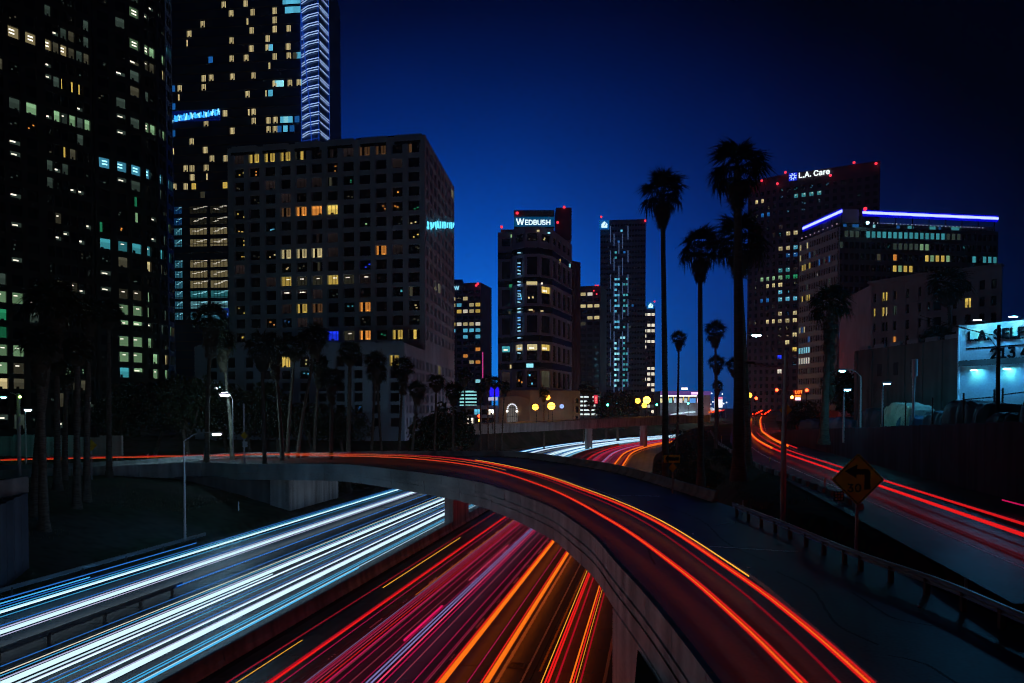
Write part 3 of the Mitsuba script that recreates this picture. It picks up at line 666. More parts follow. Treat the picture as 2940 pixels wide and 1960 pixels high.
# corner bay with light chevrons
c0, c1, c2 = P(872, 1174.3, 327.9), P(922, 1174.3, 324), P(950, 1174.3, 333)
q1, q2 = Plane(c0, c1), Plane(c1, c2)
m = MB(); q1.box(m, 0.02, q1.L, 8, 200, 0.3, 0.6); q2.box(m, 0, q2.L, 8, 200, 0.3, 0.6); part(k, 'bay_glass', m.out(), 'blue_glass')
ly = [190 + 78.7 * i for i in range(-8, 14)]
for i, y in enumerate(ly):
    yy = y / 3.136
    zc = 15 + (1174.3 - yy) / FP * 326
    t = MB()
    for dzz in (0, -0.95):
        a, b, c = q1.pt(0.3, zc + dzz - 0.6, -0.1), q1.pt(q1.L * 0.42, zc + dzz + 0.25, -0.4), q1.pt(q1.L, zc + dzz + 0.25, -0.3); e = q2.pt(q2.L, zc + dzz - 0.2, -0.1)
        for p, r in ((a, b), (b, c)): t.bar(p, r, 0.16, 0.16)
        if dzz == 0 or i % 2: t.bar(c, e, 0.13, 0.13)
    part(k, 'light_chevron', t.out(), 'black', emission=emit((0.42, 0.62, 1.0), 1.25))
    t = MB(); t.bar(q1.pt(0.4, zc - 2.9, 0.1), q1.pt(q1.L, zc - 2.8, 0.1), 0.25, 0.2); part(k, 'dim_light_line', t.out(), 'black', emission=emit((0.004, 0.03, 0.25), 1.0))
t = MB()
for s in (0.1, q1.L - 0.1): t.bar(q1.pt(s, 60, -0.2), q1.pt(s, 195, -0.2), 0.18)
t.bar(q2.pt(q2.L, 60, -0.1), q2.pt(q2.L, 195, -0.1), 0.2); t.bar(q1.pt(0.4, 172, -0.5), q1.pt(q1.L * 0.55, 130, -0.5), 0.3); t.bar(q1.pt(q1.L * 0.55, 130, -0.5), q1.pt(q1.L * 0.7, 100, -0.5), 0.3)
part(k, 'blue_edge_light', t.out(), 'black', emission=emit((0.006, 0.05, 0.42), 1.0))
body(k, [[g0[0], g0[1] + 0.7], [g1[0], g1[1] + 0.7], [c1[0], c1[1] + 0.8], [c2[0] - 1, c2[1] + 0.5], [c2[0] - 6, 385], [g0[0], 390]], 8, 199, 'black')
# the jumbled blue sign low on the glass and a second one below it
ks = thing('blue_glass_sign', 'long garbled blue illuminated sign reflected across the glass tower', 'sign')
r2 = random.Random(3)
for i in range(22):
    s = pl.s_of(503 + i * 6.3); t = MB(); z = 15 + (1174.3 - (342 - i * 0.65)) / FP * 331
    for _ in range(2):
        a = pl.pt(s + r2.uniform(-0.3, 0.9), z - 1.3 + r2.uniform(0, 0.6), -0.2); b = pl.pt(s + r2.uniform(-0.3, 0.9), z + 1.2 + r2.uniform(-0.6, 0.3), -0.2); t.bar(a, b, 0.2, 0.32)
    a = pl.pt(s, z + r2.uniform(-1, 1), -0.2); t.bar(a, a + np.array([*(pl.e * 0.8), r2.uniform(-0.4, 0.4)]), 0.2, 0.3)
    part(ks, 'stroke', t.out(), 'black', emission=emit((0.03, 0.34, 1.0), 1.9) if i % 3 else emit((0.3, 0.8, 1.0), 1.4))
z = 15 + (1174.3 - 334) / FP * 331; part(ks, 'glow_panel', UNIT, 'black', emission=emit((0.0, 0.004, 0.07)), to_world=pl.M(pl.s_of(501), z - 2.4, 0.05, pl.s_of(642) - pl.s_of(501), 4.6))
ks = thing('small_blue_sign', 'small blue illuminated sign low on the glass tower beside the pale grid building', 'sign')
z = 15 + (1174.3 - 905) / FP * 331
part(ks, 'letters', pl.text(pl.s_of(638), z, -0.4, 2.0, 'Em', True), 'black', emission=emit((0.08, 0.25, 1.0), 1.3))
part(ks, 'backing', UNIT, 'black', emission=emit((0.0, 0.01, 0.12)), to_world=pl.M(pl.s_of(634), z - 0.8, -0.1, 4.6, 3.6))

# 3 pale grid building with a lower wing
k = thing('pale_grid_building', 'pale concrete grid building with deep square windows and one purple tinted side', 'building')
F3 = Facade(k); wall = MB()
h1 = P(1222, 1174.3, 206); h0 = P(660, 1174.3, 217); hs = P(1305, 1174.3, 254)
plF, plS = Plane(h0, h1), Plane(h1, hs)
colsF = px_cols(plF, [(677, 706), (720, 750), (764, 795), (809, 839), (853, 884), (897, 928), (942, 973), (987, 1019), (1033, 1066), (1080, 1112), (1127, 1158), (1173, 1206)])
zrow = [15 + (1174.3 - y) / FP * 207 for y in (431, 472, 512, 553, 594, 634, 675, 717, 757, 797, 837, 878, 919, 960)]
rowsF = sorted([(z - 1.22, z + 1.22) for z in zrow])
ZT = 15 + (1174.3 - 394) / FP * 206
F3.grid(plF, colsF, rowsF, 31.0, ZT, 1.1, wall, glass_d=0.8)
nS = 8; pit = plS.L / nS; colsS = [(0.9 + pit * i, 0.9 + pit * i + pit * 0.62) for i in range(nS)]
F3.grid(plS, colsS, rowsF, 31.0, ZT, 1.0, wall, glass_d=0.8)
# roof frieze slots and penthouse
for i in range(6): s0 = plF.L * i / 6 + 1; plF.box(wall, s0, s0 + plF.L / 6 - 2, ZT + 0.002, ZT + 0.5, 0.2, 1.0)
part(k, 'wall', wall.out(), 'hotel_concrete')
slot = MB()
for i in range(6): s0 = plF.L * i / 6 + 1; plF.box(slot, s0, s0 + plF.L / 6 - 2.2, ZT - 1.9, ZT - 1.2, -0.03, 0.4)
part(k, 'frieze_slot', slot.out(), 'black')
body(k, [plF.pt(0, 0, 1.2)[:2], plF.pt(plF.L - 1.2, 0, 1.2)[:2], plS.pt(plS.L, 0, 1.2)[:2], plS.pt(plS.L, 0, 50)[:2] + np.array([-5, 8]), plF.pt(0, 0, 48)[:2]], 8, ZT - 0.02, 'hotel_concrete')
m = MB(); plF.box(m, plF.s_of(740), plF.s_of(1150), ZT, ZT + 3.0, 10, 30); plF.box(m, plF.s_of(1000), plF.s_of(1160), ZT, ZT + 2.4, 6, 9.9); part(k, 'penthouse', m.out(), 'black')
# wing that stands forward
d1 = plS.pt(-25, 0); plW, plWS = Plane(P(560, 1174.3, 192), d1), Plane(d1, plS.pt(-0.05, 0))
ZW = 15 + (1174.3 - 985) / FP * (d1[1] + 1)
wing = MB()
zr = [15 + (1174.3 - y) / FP * (d1[1] + 1) for y in (1033, 1073, 1109, 1140, 1174, 1212)]
rowsW = sorted([(z - (1.35 if i == 0 else 0.95), z + (1.05 if i == 0 else 0.95)) for i, z in enumerate(zr)])
gf = (9.3, 10.9)
x = [(1118, 1146), (1066, 1092), (1014, 1041), (962, 990), (910, 938), (858, 888), (806, 834), (754, 780), (702, 728), (650, 676), (598, 624)]
colsW = sorted(px_cols(plW, [(a, b) for a, b in x]))
F3.grid(plW, colsW, rowsW, 8.0, ZW, 1.1, wing, glass_d=0.8)
F3.grid(plWS, [(1.2 + 4.0 * i, 3.6 + 4.0 * i) for i in range(6)], rowsW, 8.0, ZW, 1.0, wing, glass_d=0.8)
F3.grid(plS, colsS, rowsW, 8.0, 31.0 - 0.01, 1.0, wing, s0=0.0, glass_d=0.8)
for i in range(8): s0 = plW.L * i / 8 + 0.8; plW.box(wing, s0, s0 + plW.L / 8 - 1.2, ZW + 0.002, ZW + 0.35, 0.1, 0.9)
part(k, 'wing_wall', wing.out(), 'hotel_concrete')
body(k, [plW.pt(0, 0, 1.2)[:2], plW.pt(plW.L - 1.2, 0, 1.2)[:2], plWS.pt(plWS.L, 0, 1.2)[:2], plF.pt(0, 0, 1.0)[:2]], 7.9, ZW - 0.05, 'hotel_concrete', 'wing')
F3.light(600, 350, 3.2, [(440, 320, 'yk'), (575, 320, 'yk'), (720, 320, 'yk'), (830, 320, 'yt'), (300, 330, 'n'), (1000, 300, 'nz'), (1115, 300, 'nt'), (1290, 300, 'n'), (1440, 290, 'Ok'), (1590, 280, 'Ok'), (1735, 270, 'nz'), (1855, 265, 'Ot'), (300, 440, 'yz'), (430, 440, 'oz'), (1145, 445, 'oz'),
  (1000, 560, 'n'), (1115, 555, 'dt'), (575, 570, 'n'), (1280, 570, 'Gz'), (300, 570, 'dz'), (435, 700, 'dz'), (1745, 650, 'oz'), (1300, 680, 'dz'), (720, 815, 'Ok'), (860, 815, 'ok'), (1005, 810, 'o'), (1150, 800, 'y'), (1590, 800, 'oz'), (1740, 790, 'oz'), (1890, 780, 'Gz'), (300, 830, 'yz'),
  (1735, 915, 'ez'), (1885, 910, 'wz'), (1440, 930, 'gz'), (590, 960, 'cz'), (295, 960, 'yz'), (1885, 1040, 'yz'), (295, 1090, 'yz'), (440, 1200, 'dz'), (575, 1200, 'wz'), (720, 1200, 'wk'), (865, 1195, 'wk'), (1005, 1190, 'wk'), (1590, 1180, 'ok'), (1740, 1180, 'n'), (1885, 1170, 'dz'), (330, 1200, 'yz'),
  (710, 1330, 'wz'), (860, 1320, 'dz'), (1040, 1320, 'dt'), (1430, 1320, 'Bz'), (720, 1440, 'ys'), (860, 1440, 'ds'), (1005, 1440, 'ds'), (1150, 1430, 'ys'), (1295, 1430, 'ds'), (1440, 1425, 'ns'), (1590, 1420, 'nz'), (1885, 1430, 'nz'), (580, 1440, 'n'), (440, 1445, 'nz'),
  (720, 1560, 'nu'), (860, 1560, 'nu'), (1150, 1560, 'ez'), (1740, 1555, 'tz'), (1900, 1550, 'dt'), (2240, 640, 'w'), (2065, 1490, 'wl'), (2100, 1490, 'w')])
F3.light(600, 840, 3.2, [(865, 130, 'yk'), (1010, 130, 'Ok'), (1440, 130, 'ok'), (1590, 130, 'nz'), (1890, 125, 'wz'), (330, 150, 'yz'), (1300, 120, 'tz'), (615, 250, 'oz'), (710, 280, 'bz'), (1460, 260, 'dz'), (1890, 250, 'dz'), (1140, 400, 'B'), (1300, 385, 'ds'), (1450, 375, 'ok'), (1590, 380, 'Gz'), (1740, 380, 'yk'), (1890, 380, 'yt'),
  (830, 360, 'yz'), (300, 380, 'yz'), (720, 610, 'y'), (870, 610, 'wz'), (1690, 610, 'yk'), (510, 610, 'dt'), (845, 735, 'cz'), (855, 1190, 'wz'), (1340, 1080, 'bz'), (1030, 1320, 'c'), (1180, 1320, 'c'), (1360, 1310, 'C'), (1540, 1300, 'c'), (1830, 1290, 'b'), (2050, 655, 'wz'), (2090, 655, 'gz'), (2140, 660, 'y'), (2010, 515, 'w'), (2050, 180, 'wz'), (2150, 180, 'wz')])
F3.rand(0.2, ['nz', 'n', 'n', 'nt'], (660, 400, 1222, 1000))
F3.build(mullions=2, maxparts=300, gain=0.8)
ks = thing('cyan_side_sign', 'cyan illuminated sign band across the side of the pale grid building', 'sign')
zS = 15 + (1174.3 - 650) / FP * 212
for i in range(12):
    s = 1.5 + i * (plS.L - 2) / 12; z = 15 + (1174.3 - 648) / FP * (plS.pt(s, 0)[1]); t = MB()
    for _ in range(2): a = plS.pt(s + r2.uniform(0, 2.4), z + 0.9, -0.25); b = plS.pt(s + r2.uniform(0, 2.4), z - 0.9 + r2.uniform(0, .6), -0.25); t.bar(a, b, 0.3, 0.4)
    part(ks, 'stroke', t.out(), 'black', emission=emit((0.12, 0.75, 1.0), 1.3))

# 4 slim far tower left of the striped one
def slab_tower(name, label, x0, Y0, x1, Y1, ytop, ybase_z, pitch, colw, m, depth=25, side=None, wh=0.55, glass='dark_glass', skip=0.35):
    k = thing(name, label, 'building'); pl = pxplane(x0, Y0, x1, Y1); Ym = (Y0 + Y1) / 2
    zt = 15 + (1174.3 - ytop) / FP * Ym; w = MB(); f = Facade(k); n = max(2, int(pl.L / colw)); cw = pl.L / n
    cols = [(i * cw + cw * 0.12, (i + 1) * cw - cw * 0.12) for i in range(n)]; nr = int((zt - ybase_z - 4) / pitch)
    f.grid(pl, cols, rows_from(ybase_z + 3, pitch, pitch * wh, nr), ybase_z, zt, 0.5, w); part(k, 'wall', w.out(), m)
    body(k, [pl.pt(0, 0, 0.55)[:2], pl.pt(pl.L, 0, 0.55)[:2], pl.pt(pl.L, 0, depth)[:2], pl.pt(0, 0, depth)[:2]], ybase_z, zt - 0.03, m)
    return k, pl, f, zt

k, pl, f, zt = slab_tower('small_dark_tower', 'small dark tower with warm lit floors between the grid building and the striped tower', 1292, 520, 1381, 515, 814, 8.5, 4.0, 3.6, 'brown_stone')
f.light(1300, 550, 3.92, [(30, 1195, 'w'), (80, 1197, 'wz'), (145, 1195, 'w'), (60, 1250, 'c'), (30, 1310, 'w'), (60, 1310, 'w'), (110, 1310, 'W'), (110, 1345, 'w'), (230, 1348, 'w'), (280, 1348, 'y'), (90, 1348, 'y'), (160, 1458, 'w'), (200, 1458, 'w'), (230, 1458, 'w'), (30, 1495, 'y'), (90, 1495, 'W'), (205, 1268, 'w'), (250, 1268, 'y'),
  (260, 1500, 'W'), (290, 1500, 'W'), (30, 1530, 'c'), (200, 1500, 'w'), (170, 1530, 'c'), (265, 1530, 'c')], 9)
f.light(1300, 950, 3.36, [(145, 40, 'c'), (220, 40, 'c'), (170, 10, 'c'), (120, 230, 'o'), (150, 230, 'w'), (255, 295, 'o'), (200, 325, 'w'), (240, 327, 'y'), (265, 327, 'W'), (225, 165, 'o'), (30, 455, 'c'), (235, 480, 'C'), (25, 10, 'c')], 9)
f.build(mullions=0, detail=False, maxparts=120, gain=0.7)
for x, y in ((1372, 814), (1367, 819)): beacon(k, x, y, 512, 0.8)
part(k, 'letter_sign', pl.text(pl.s_of(1305), 15 + (1174.3 - 833) / FP * 518, -0.3, 2.4, 'W'), 'black', emission=emit((0.3, 0.8, 1.0), 1.2))
part(k, 'crown', box(*P(1300, 818, 522)[:2], zt - 0.5, P(1330, 818, 530)[0], 535, zt + 3), 'brown_stone')

# 5 striped stone tower with a bowed bay
k = thing('striped_tower', 'rounded stone tower with dark bands and a white rooftop sign at picture centre', 'building')
f = Facade(k); w = MB(); rib = MB(); Yd = 341.0
zpx = lambda y, Y=Yd: 15 + (1174.3 - y) / FP * Y
def bay_pts():
    L = [P(1430, 1174.3, 345)]
    return L
pts = [P(1430, 1174.3, 346.5), P(1470, 1174.3, 346), P(1472, 1174.3, 341), P(1507, 1174.3, 335.2), P(1549, 1174.3, 335), P(1585, 1174.3, 340.5), P(1641, 1174.3, 372)]
rib_y = [(721, 739), (803, 820), (884, 902), (966, 983), (1042, 1060)]
tall_y = [(746, 796), (828, 876), (910, 958), (991, 1036), (1066, 1112)]
ztop = zpx(662)
rowsT = sorted([(zpx(b), zpx(a)) for a, b in tall_y]) + [(zpx(702), zpx(680))]
segs = [(0, [(1441, 1464)]), (1, []), (2, [(1480, 1500)]), (3, [(1513, 1542)]), (4, [(1555, 1580)]), (5, [(1588, 1598), (1602, 1612), (1616, 1626), (1629, 1638)])]
for i, cl in segs:
    pl = Plane(pts[i], pts[i + 1]); cl = [c for c in px_cols(pl, cl) if 0 < c[0] and c[1] < pl.L]
    zz = zpx(1120)
    f.grid(pl, cl, rowsT, zz, ztop, 0.8, w)
    for a, b in rib_y: pl.box(rib, 0, pl.L, zpx(b), zpx(a), -0.08, -0.02)
    for a, b in rib_y + [(0, 0)]:
        if a: pl.box(w, 0.0, pl.L, zpx(b) - 0.35, zpx(b) - 0.002, -0.3, -0.003); pl.box(w, 0.0, pl.L, zpx(a) + 0.002, zpx(a) + 0.35, -0.3, -0.003)
part(k, 'wall', w.out(), 'wedbush_stone'); part(k, 'dark_band', rib.out(), 'dark_glass')
poly = inset(pts, 0.82) + [[pts[6][0] - 8, 385], [pts[0][0], 380]]
body(k, poly, 9, ztop - 0.03, 'wedbush_stone')
b0 = P(1592, 1174.3, 376); back = Plane(P(1637, 1174.3, 372.5), P(1666, 1174.3, 378)); m = MB(); back.box(m, 0, back.L, 9, zpx(752, 375), 0, 14)
for t in range(5): back.box(m, 0.3 + t, 0.6 + t, 9, zpx(756, 375), -0.25, -0.01)
part(k, 'wing', m.out(), 'brown_stone')
f.light(1300, 550, 3.92, [(765, 555, 'ez'), (920, 555, 'dz'), (1075, 555, 'wz'), (890, 1130, 'wz'), (1045, 1125, 'yu'), (740, 1180, 'cz')], 18)
f.light(1300, 950, 3.36, [(525, 170, 'tu'), (640, 160, 'wu'), (760, 160, 'wu'), (890, 165, 'yu'), (530, 470, 'n'), (640, 480, 'oz'), (765, 470, 'cz'), (890, 470, 'd')], 18)
f.build(mullions=1, gain=0.9, maxparts=200)
# blue light bars down one window bay, and lit bits of the dark bands
for y in [725, 755, 765, 775, 785, 808, 818, 834, 842, 850, 858, 866, 886, 896, 912, 920, 930, 940, 950, 970, 1000, 1012]:
    t = MB(); a, b = P(1486, y, 337.6), P(1494, y + rng.uniform(-2, 2), 336.4); t.bar(a, b, 0.3, 0.4); part(k, 'blue_light_bar', t.out(), 'black', emission=emit((0.35, 0.75, 1.0) if y % 3 else (0.1, 0.4, 1), 1.1))
for x, y, wd, hh, c in ((1527, 812, 30, 9, 'w'), (1556, 813, 5, 6, 'W'), (1524, 889, 12, 5, 'w'), (1532, 893, 6, 6, 'O'), (1556, 892, 8, 4, 'w'), (1466, 820, 9, 9, 'G'), (1521, 1049, 20, 11, 'C'), (1545, 662, 7, 5, 'w'), (1576, 668, 7, 5, 'C'), (1606, 748, 6, 10, 'y'), (1635, 762, 6, 10, 'C'), (1468, 677, 4, 9, 'g'), (1463, 897, 5, 8, 'd'), (1466, 1052, 4, 10, 'w')):
    Y = 334.6 if 1470 < x < 1570 else (343.6 if x < 1470 else 341 + (x - 1584) / 56 * 31 - 1.5)
    p = P(x - wd / 2, y + hh / 2, Y); part(k, 'lit_pane', UBOX, 'black', emission=emit(COL[c], 1.1), to_world=T().translate(p.tolist()).scale([wd * Y / FP, 0.05, hh * Y / FP]))
# crown with the sign
cr = [[P(1476, 1174, 338)[0], 338], [P(1590, 1174, 338)[0], 338], [P(1590, 1174, 338)[0], 352], [P(1476, 1174, 338)[0], 352]]
part(k, 'crown', solid(cr, ztop - 0.02, zpx(612)), 'steel_blue'); part(k, 'crown_shoulder', solid([[P(1438, 1174, 345)[0], 345.5], [P(1474, 1174, 345)[0], 345.5], [P(1474, 1174, 345)[0], 360], [P(1438, 1174, 345)[0], 360]], ztop - 0.02, zpx(655)), 'steel_blue')
part(k, 'plant_room', solid([[P(1596, 1174, 362)[0], 362], [P(1640, 1174, 362)[0], 362], [P(1640, 1174, 362)[0], 376], [P(1596, 1174, 362)[0], 376]], ztop - 0.02, zpx(600, 362)), 'brown_stone')
m = MB()
for i in range(8): a = P(1476 + i * 16.2, 613, 337.8); m.bar(a, a + [0, 0, 1.2], 0.15)
m.bar(P(1476, 606, 337.8), P(1590, 606, 337.8), 0.15); part(k, 'roof_rail', m.out(), 'rail_steel')
sg = thing('rooftop_name_sign', 'white glowing capital letter name sign on top of the striped tower', 'sign')
pc = Plane(P(1474, 1174.3, 337.9), P(1592, 1174.3, 337.9)); z = zpx(649, 338)
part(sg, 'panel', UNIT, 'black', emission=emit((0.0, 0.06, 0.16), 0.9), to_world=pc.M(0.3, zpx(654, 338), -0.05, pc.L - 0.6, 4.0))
xs = 1.0
for t, hh in (('W', 2.5), ('E', 1.95), ('D', 1.95), ('B', 1.95), ('U', 1.95), ('S', 1.95), ('H', 1.95)):
    mm = pc.text(xs, z, -0.25, hh, t); wd = np.ptp(np.asarray(mm.vertices)[:, :2] @ pc.e)
    part(sg, 'letter', mm, 'black', emission=emit((0.75, 0.95, 1.0), 1.4)); xs += wd + 0.22
SIGN_W = xs
for x, y, Y in ((1485, 611, 337), (1620, 594, 361), (1601, 638, 360), (1440, 651, 345)): beacon(k, x, y, Y, 0.62)
# podium with the arched gate
kp = thing('arched_podium', 'tan stone podium with a tall glazed arch at the foot of the striped tower', 'building')
pp = pxplane(1432, 318, 1520, 316); za, zb2 = 9.0, zpx(1141, 317)
W = pp.L; cxs = pp.s_of(1470); rad = (pp.s_of(1486) - pp.s_of(1454)) / 2
out = Polygon([(0, za), (W, za), (W, zb2 - 0.6), (W * 0.5, zb2 + 0.9), (0, zb2 - 0.2)])
hole = Polygon([(cxs - rad, za), (cxs + rad, za), (cxs + rad, zpx(1175, 317))] + [(cxs + rad * math.cos(a), zpx(1175, 317) + rad * 1.15 * math.sin(a)) for a in np.linspace(0, math.pi, 14)] + [(cxs - rad, zpx(1175, 317))])
m = trimesh.creation.extrude_polygon(out.difference(hole), 1.2, engine='earcut'); v = np.asarray(m.vertices); qv = np.zeros_like(v); qv[:, :2] = pp.a + v[:, :1] * pp.e + v[:, 2:3] * pp.n; qv[:, 2] = v[:, 1]
part(kp, 'gable_wall', trimesh.Trimesh(qv, m.faces, process=False), 'tan_stucco')
part(kp, 'arch_glass', UNIT, 'black', emission=emit((0.10, 0.09, 0.085)), to_world=pp.M(cxs - rad, za, 0.9, 2 * rad, zpx(1158, 317) - za))
m = MB()
for t in np.linspace(-0.8, 0.8, 5): pp.box(m, cxs + rad * t - 0.08, cxs + rad * t + 0.08, za, zpx(1160, 317), 0.6, 0.8)
for zz in (za + 3.2, za + 6.5): pp.box(m, cxs - rad, cxs + rad, zz, zz + 0.2, 0.55, 0.82)
part(kp, 'arch_mullion', m.out(), 'black')
for i in range(9):
    a = math.pi * (i + 0.5) / 9; p = pp.pt(cxs + rad * 0.85 * math.cos(a), zpx(1175, 317) + rad * 0.95 * math.sin(a), 0.4); part(kp, 'arch_light', BALL, 'black', emission=emit((0.9, 0.9, 1), 1.0), to_world=T().translate(p.tolist()).scale(0.3))
for x in (1456, 1484): p = P(x, 1180, 316.0); part(kp, 'globe_lamp', BALL, 'black', emission=emit((1, 0.95, 0.85), 2.0), to_world=T().translate(p.tolist()).scale(0.5))
pw = pxplane(1520, 320, 1665, 333); m = MB()
fp = Facade(kp); n = 9; cw = pw.L / n
fp.grid(pw, [(cw * i + 0.6, cw * (i + 1) - 0.5) for i in range(n)], [(9.4, 12.4), (13.6, 16.2), (17.4, 19.4)], 8.8, zpx(1120, 325), 0.7, m); part(kp, 'wing_wall', m.out(), 'tan_stucco')
fp.light(1300, 950, 3.36, [(715, 690, 'W'), (790, 685, 'W'), (860, 685, 'w'), (920, 690, 'W'), (760, 775, 'W'), (870, 775, 'w'), (905, 770, 'w'), (975, 800, 'W'), (1100, 680, 'C'), (760, 605, 'w'), (795, 605, 'w'), (1140, 590, 'wz')], 20)
fp.build(mullions=1, gain=1.1)
body(kp, [pp.pt(0, 0, 1.3)[:2], pp.pt(W, 0, 1.3)[:2], pw.pt(pw.L, 0, 0.8)[:2], [pts[6][0], 385], [pts[0][0], 370]], 8.6, zpx(1122, 330), 'tan_stucco')
part(kp, 'round_sign', BALL, 'black', emission=emit((0.3, 0.45, 1.0), 1.3), to_world=T().translate(P(1613, 1166, 321).tolist()).scale([0.9, 0.2, 0.9]))

# 6 tall dark tower with hair-thin light lines
k, pl, f, zt = slab_tower('slim_light_line_tower', 'tall slim black tower with vertical threads of blue light', 1722, 605, 1852, 600, 634, 9, 3.9, 2.0, 'steel_blue', wh=0.42)
f.light(1300, 550, 3.92, [(1845, 690, 't'), (1850, 730, 't'), (1890, 445, 'c'), (1945, 665, 'b')] + [(1847, y, 'c') for y in (955, 992, 1030, 1068, 1105, 1142, 1180, 1217, 1255, 1290, 1328, 1440, 1477, 1515, 1550)] + [(1937, y, 't') for y in (955, 1030, 1068, 1142, 1180, 1217, 1255, 1290, 1328, 1515)], 10)
f.light(1300, 950, 3.36, [(1572, y, 'C') for y in range(140, 520, 31)] + [(1652, y, 't') for y in range(140, 520, 31)] + [(1610, 50, 'C'), (1650, 50, 'C')], 10)
f.rand(0.012, ['e', 'b'], (1740, 640, 1830, 1150))
f.build(mullions=0, detail=False, maxparts=260)
for x, ya in ((1752, 0), (1763, 1), (1777, 2), (1788, 1), (1803, 0)):
    for i in range(7):
        y0 = 648 + ya * 22 + i * 70; t = MB(); a, b = P(x, y0, 599.5), P(x, y0 + 34 + 20 * rng.random(), 599.5); t.bar(a, b, 0.3); part(k, 'light_line', t.out(), 'black', emission=emit((0.12, 0.22, 0.5), 0.7))
for x, y in ((1726, 622), (1853, 633)): beacon(k, x, y, 598, 0.9)
lg = thing('house_shaped_sign', 'glowing white house shaped logo sign on the top corner of the slim tower', 'sign')
def house_logo(key, px, py, Y, s):
    c = P(px, py, Y); u = s
    sh = Polygon([(-u, -u), (u, -u), (u, 0.1 * u), (1.25 * u, 0.1 * u), (0, 1.2 * u), (-1.0 * u, 0.2 * u)]).difference(Polygon([(-0.1 * u, -0.4 * u), (0.15 * u, -0.4 * u), (0.7 * u, 0.5 * u), (0.4 * u, 0.6 * u)]))
    m = trimesh.creation.extrude_polygon(sh, 0.4, engine='earcut'); v = np.asarray(m.vertices); m = trimesh.Trimesh(np.c_[v[:, 0] + c[0], c[1] - v[:, 2], v[:, 1] + c[2]], m.faces, process=False)
    if m.volume < 0: m.invert()
    part(key, 'logo', m, 'black', emission=emit((0.6, 0.95, 1.0), 1.3))
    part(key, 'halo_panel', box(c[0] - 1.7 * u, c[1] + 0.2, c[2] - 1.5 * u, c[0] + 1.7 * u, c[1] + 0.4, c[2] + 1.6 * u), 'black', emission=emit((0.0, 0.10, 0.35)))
house_logo(lg, 1735, 645, 598, 2.1)
# neighbours of the slim tower
k, pl, f, zt = slab_tower('low_blue_tower', 'lower blue glass tower left of the slim light line tower', 1664, 560, 1722, 556, 822, 9, 4.0, 4.5, 'steel_blue')
f.light(1300, 550, 3.92, [(1445, 1135, 'w'), (1480, 1135, 'w'), (1530, 1130, 'W'), (1475, 1280, 'w'), (1565, 1280, 'w'), (1600, 1280, 'w'), (1560, 1415, 'w'), (1600, 1415, 'w'), (1475, 1515, 'd')], 10)
f.light(1640, 780, 3.92, [(x, y, c) for x, c in ((115, 'ez'), (155, 'tz'), (230, 'ez'), (270, 'cz')) for y in range(830, 1300, 36)], 8)
f.light(1640, 780, 3.92, [(x, y, 'w') for x in (100, 180, 240) for y in (1115, 1165)], 9)
f.build(mullions=0, detail=False, maxparts=200)
for x, y in ((1710, 819), (1717, 819), (1705, 834), (1713, 844)): beacon(k, x, y, 552, 0.55)
k, pl, f, zt = slab_tower('thin_lit_tower', 'thin far tower with stacked white lit windows left of the tallest palm', 1844, 640, 1880, 640, 880, 9, 4.2, 3.2, 'brown_stone')
f.light(1640, 780, 3.92, [(x, y, 'W') for x, y in ((830, 437), (860, 437), (900, 437), (930, 437), (860, 470), (900, 470), (930, 470), (830, 470), (855, 627), (890, 627), (920, 627), (822, 655), (888, 690), (822, 750), (822, 808), (855, 808), (890, 808), (920, 808), (820, 865), (850, 1108), (900, 1108), (885, 1140), (915, 1140), (890, 1200), (820, 1225), (885, 1258), (915, 1258), (885, 1290), (915, 1290), (900, 1350), (890, 1530), (905, 1560))], 9)
f.build(mullions=0, detail=False, maxparts=90)
beacon(k, 1879, 865, 638, 0.7)
lg = thing('small_house_sign', 'small glowing house shaped logo on top of the thin lit tower', 'sign'); house_logo(lg, 1868, 877, 638, 1.7)

# 7 far right tower with the health plan sign
k = thing('maroon_office_tower', 'tall maroon office tower at right carrying a white name sign and red roof lights', 'building')
f = Facade(k); w = MB(); t0, t1, t2 = P(2143, 1174.3, 468), P(2226, 1174.3, 456), P(2518, 1174.3, 429); q0, q1b = Plane(t0, t1), Plane(t1, t2); zt = 144.0
for pl, cwid in ((q0, 3.6), (q1b, 4.0)):
    n = max(2, round(pl.L / cwid)); cw = pl.L / n; f.grid(pl, [(cw * i + 0.9, cw * (i + 1) - 0.9) for i in range(n)], rows_from(15, 3.98, 2.2, 31), 8.5, zt, 0.6, w)
part(k, 'wall', w.out(), 'brown_stone')
body(k, [*inset((t0, t1, t2), 0.62), [t2[0] + 10, 470], [t0[0] + 12, 500]], 8.5, zt - 0.03, 'brown_stone')
MW = lambda L: [q for x, y, st in L for q in ([(x - 17, y + 3, st), (x + 14, y - 3, st)] if st[-1] == 's' or st in ('g', 'G', 'w', 'b') else [(x, y, st)])]
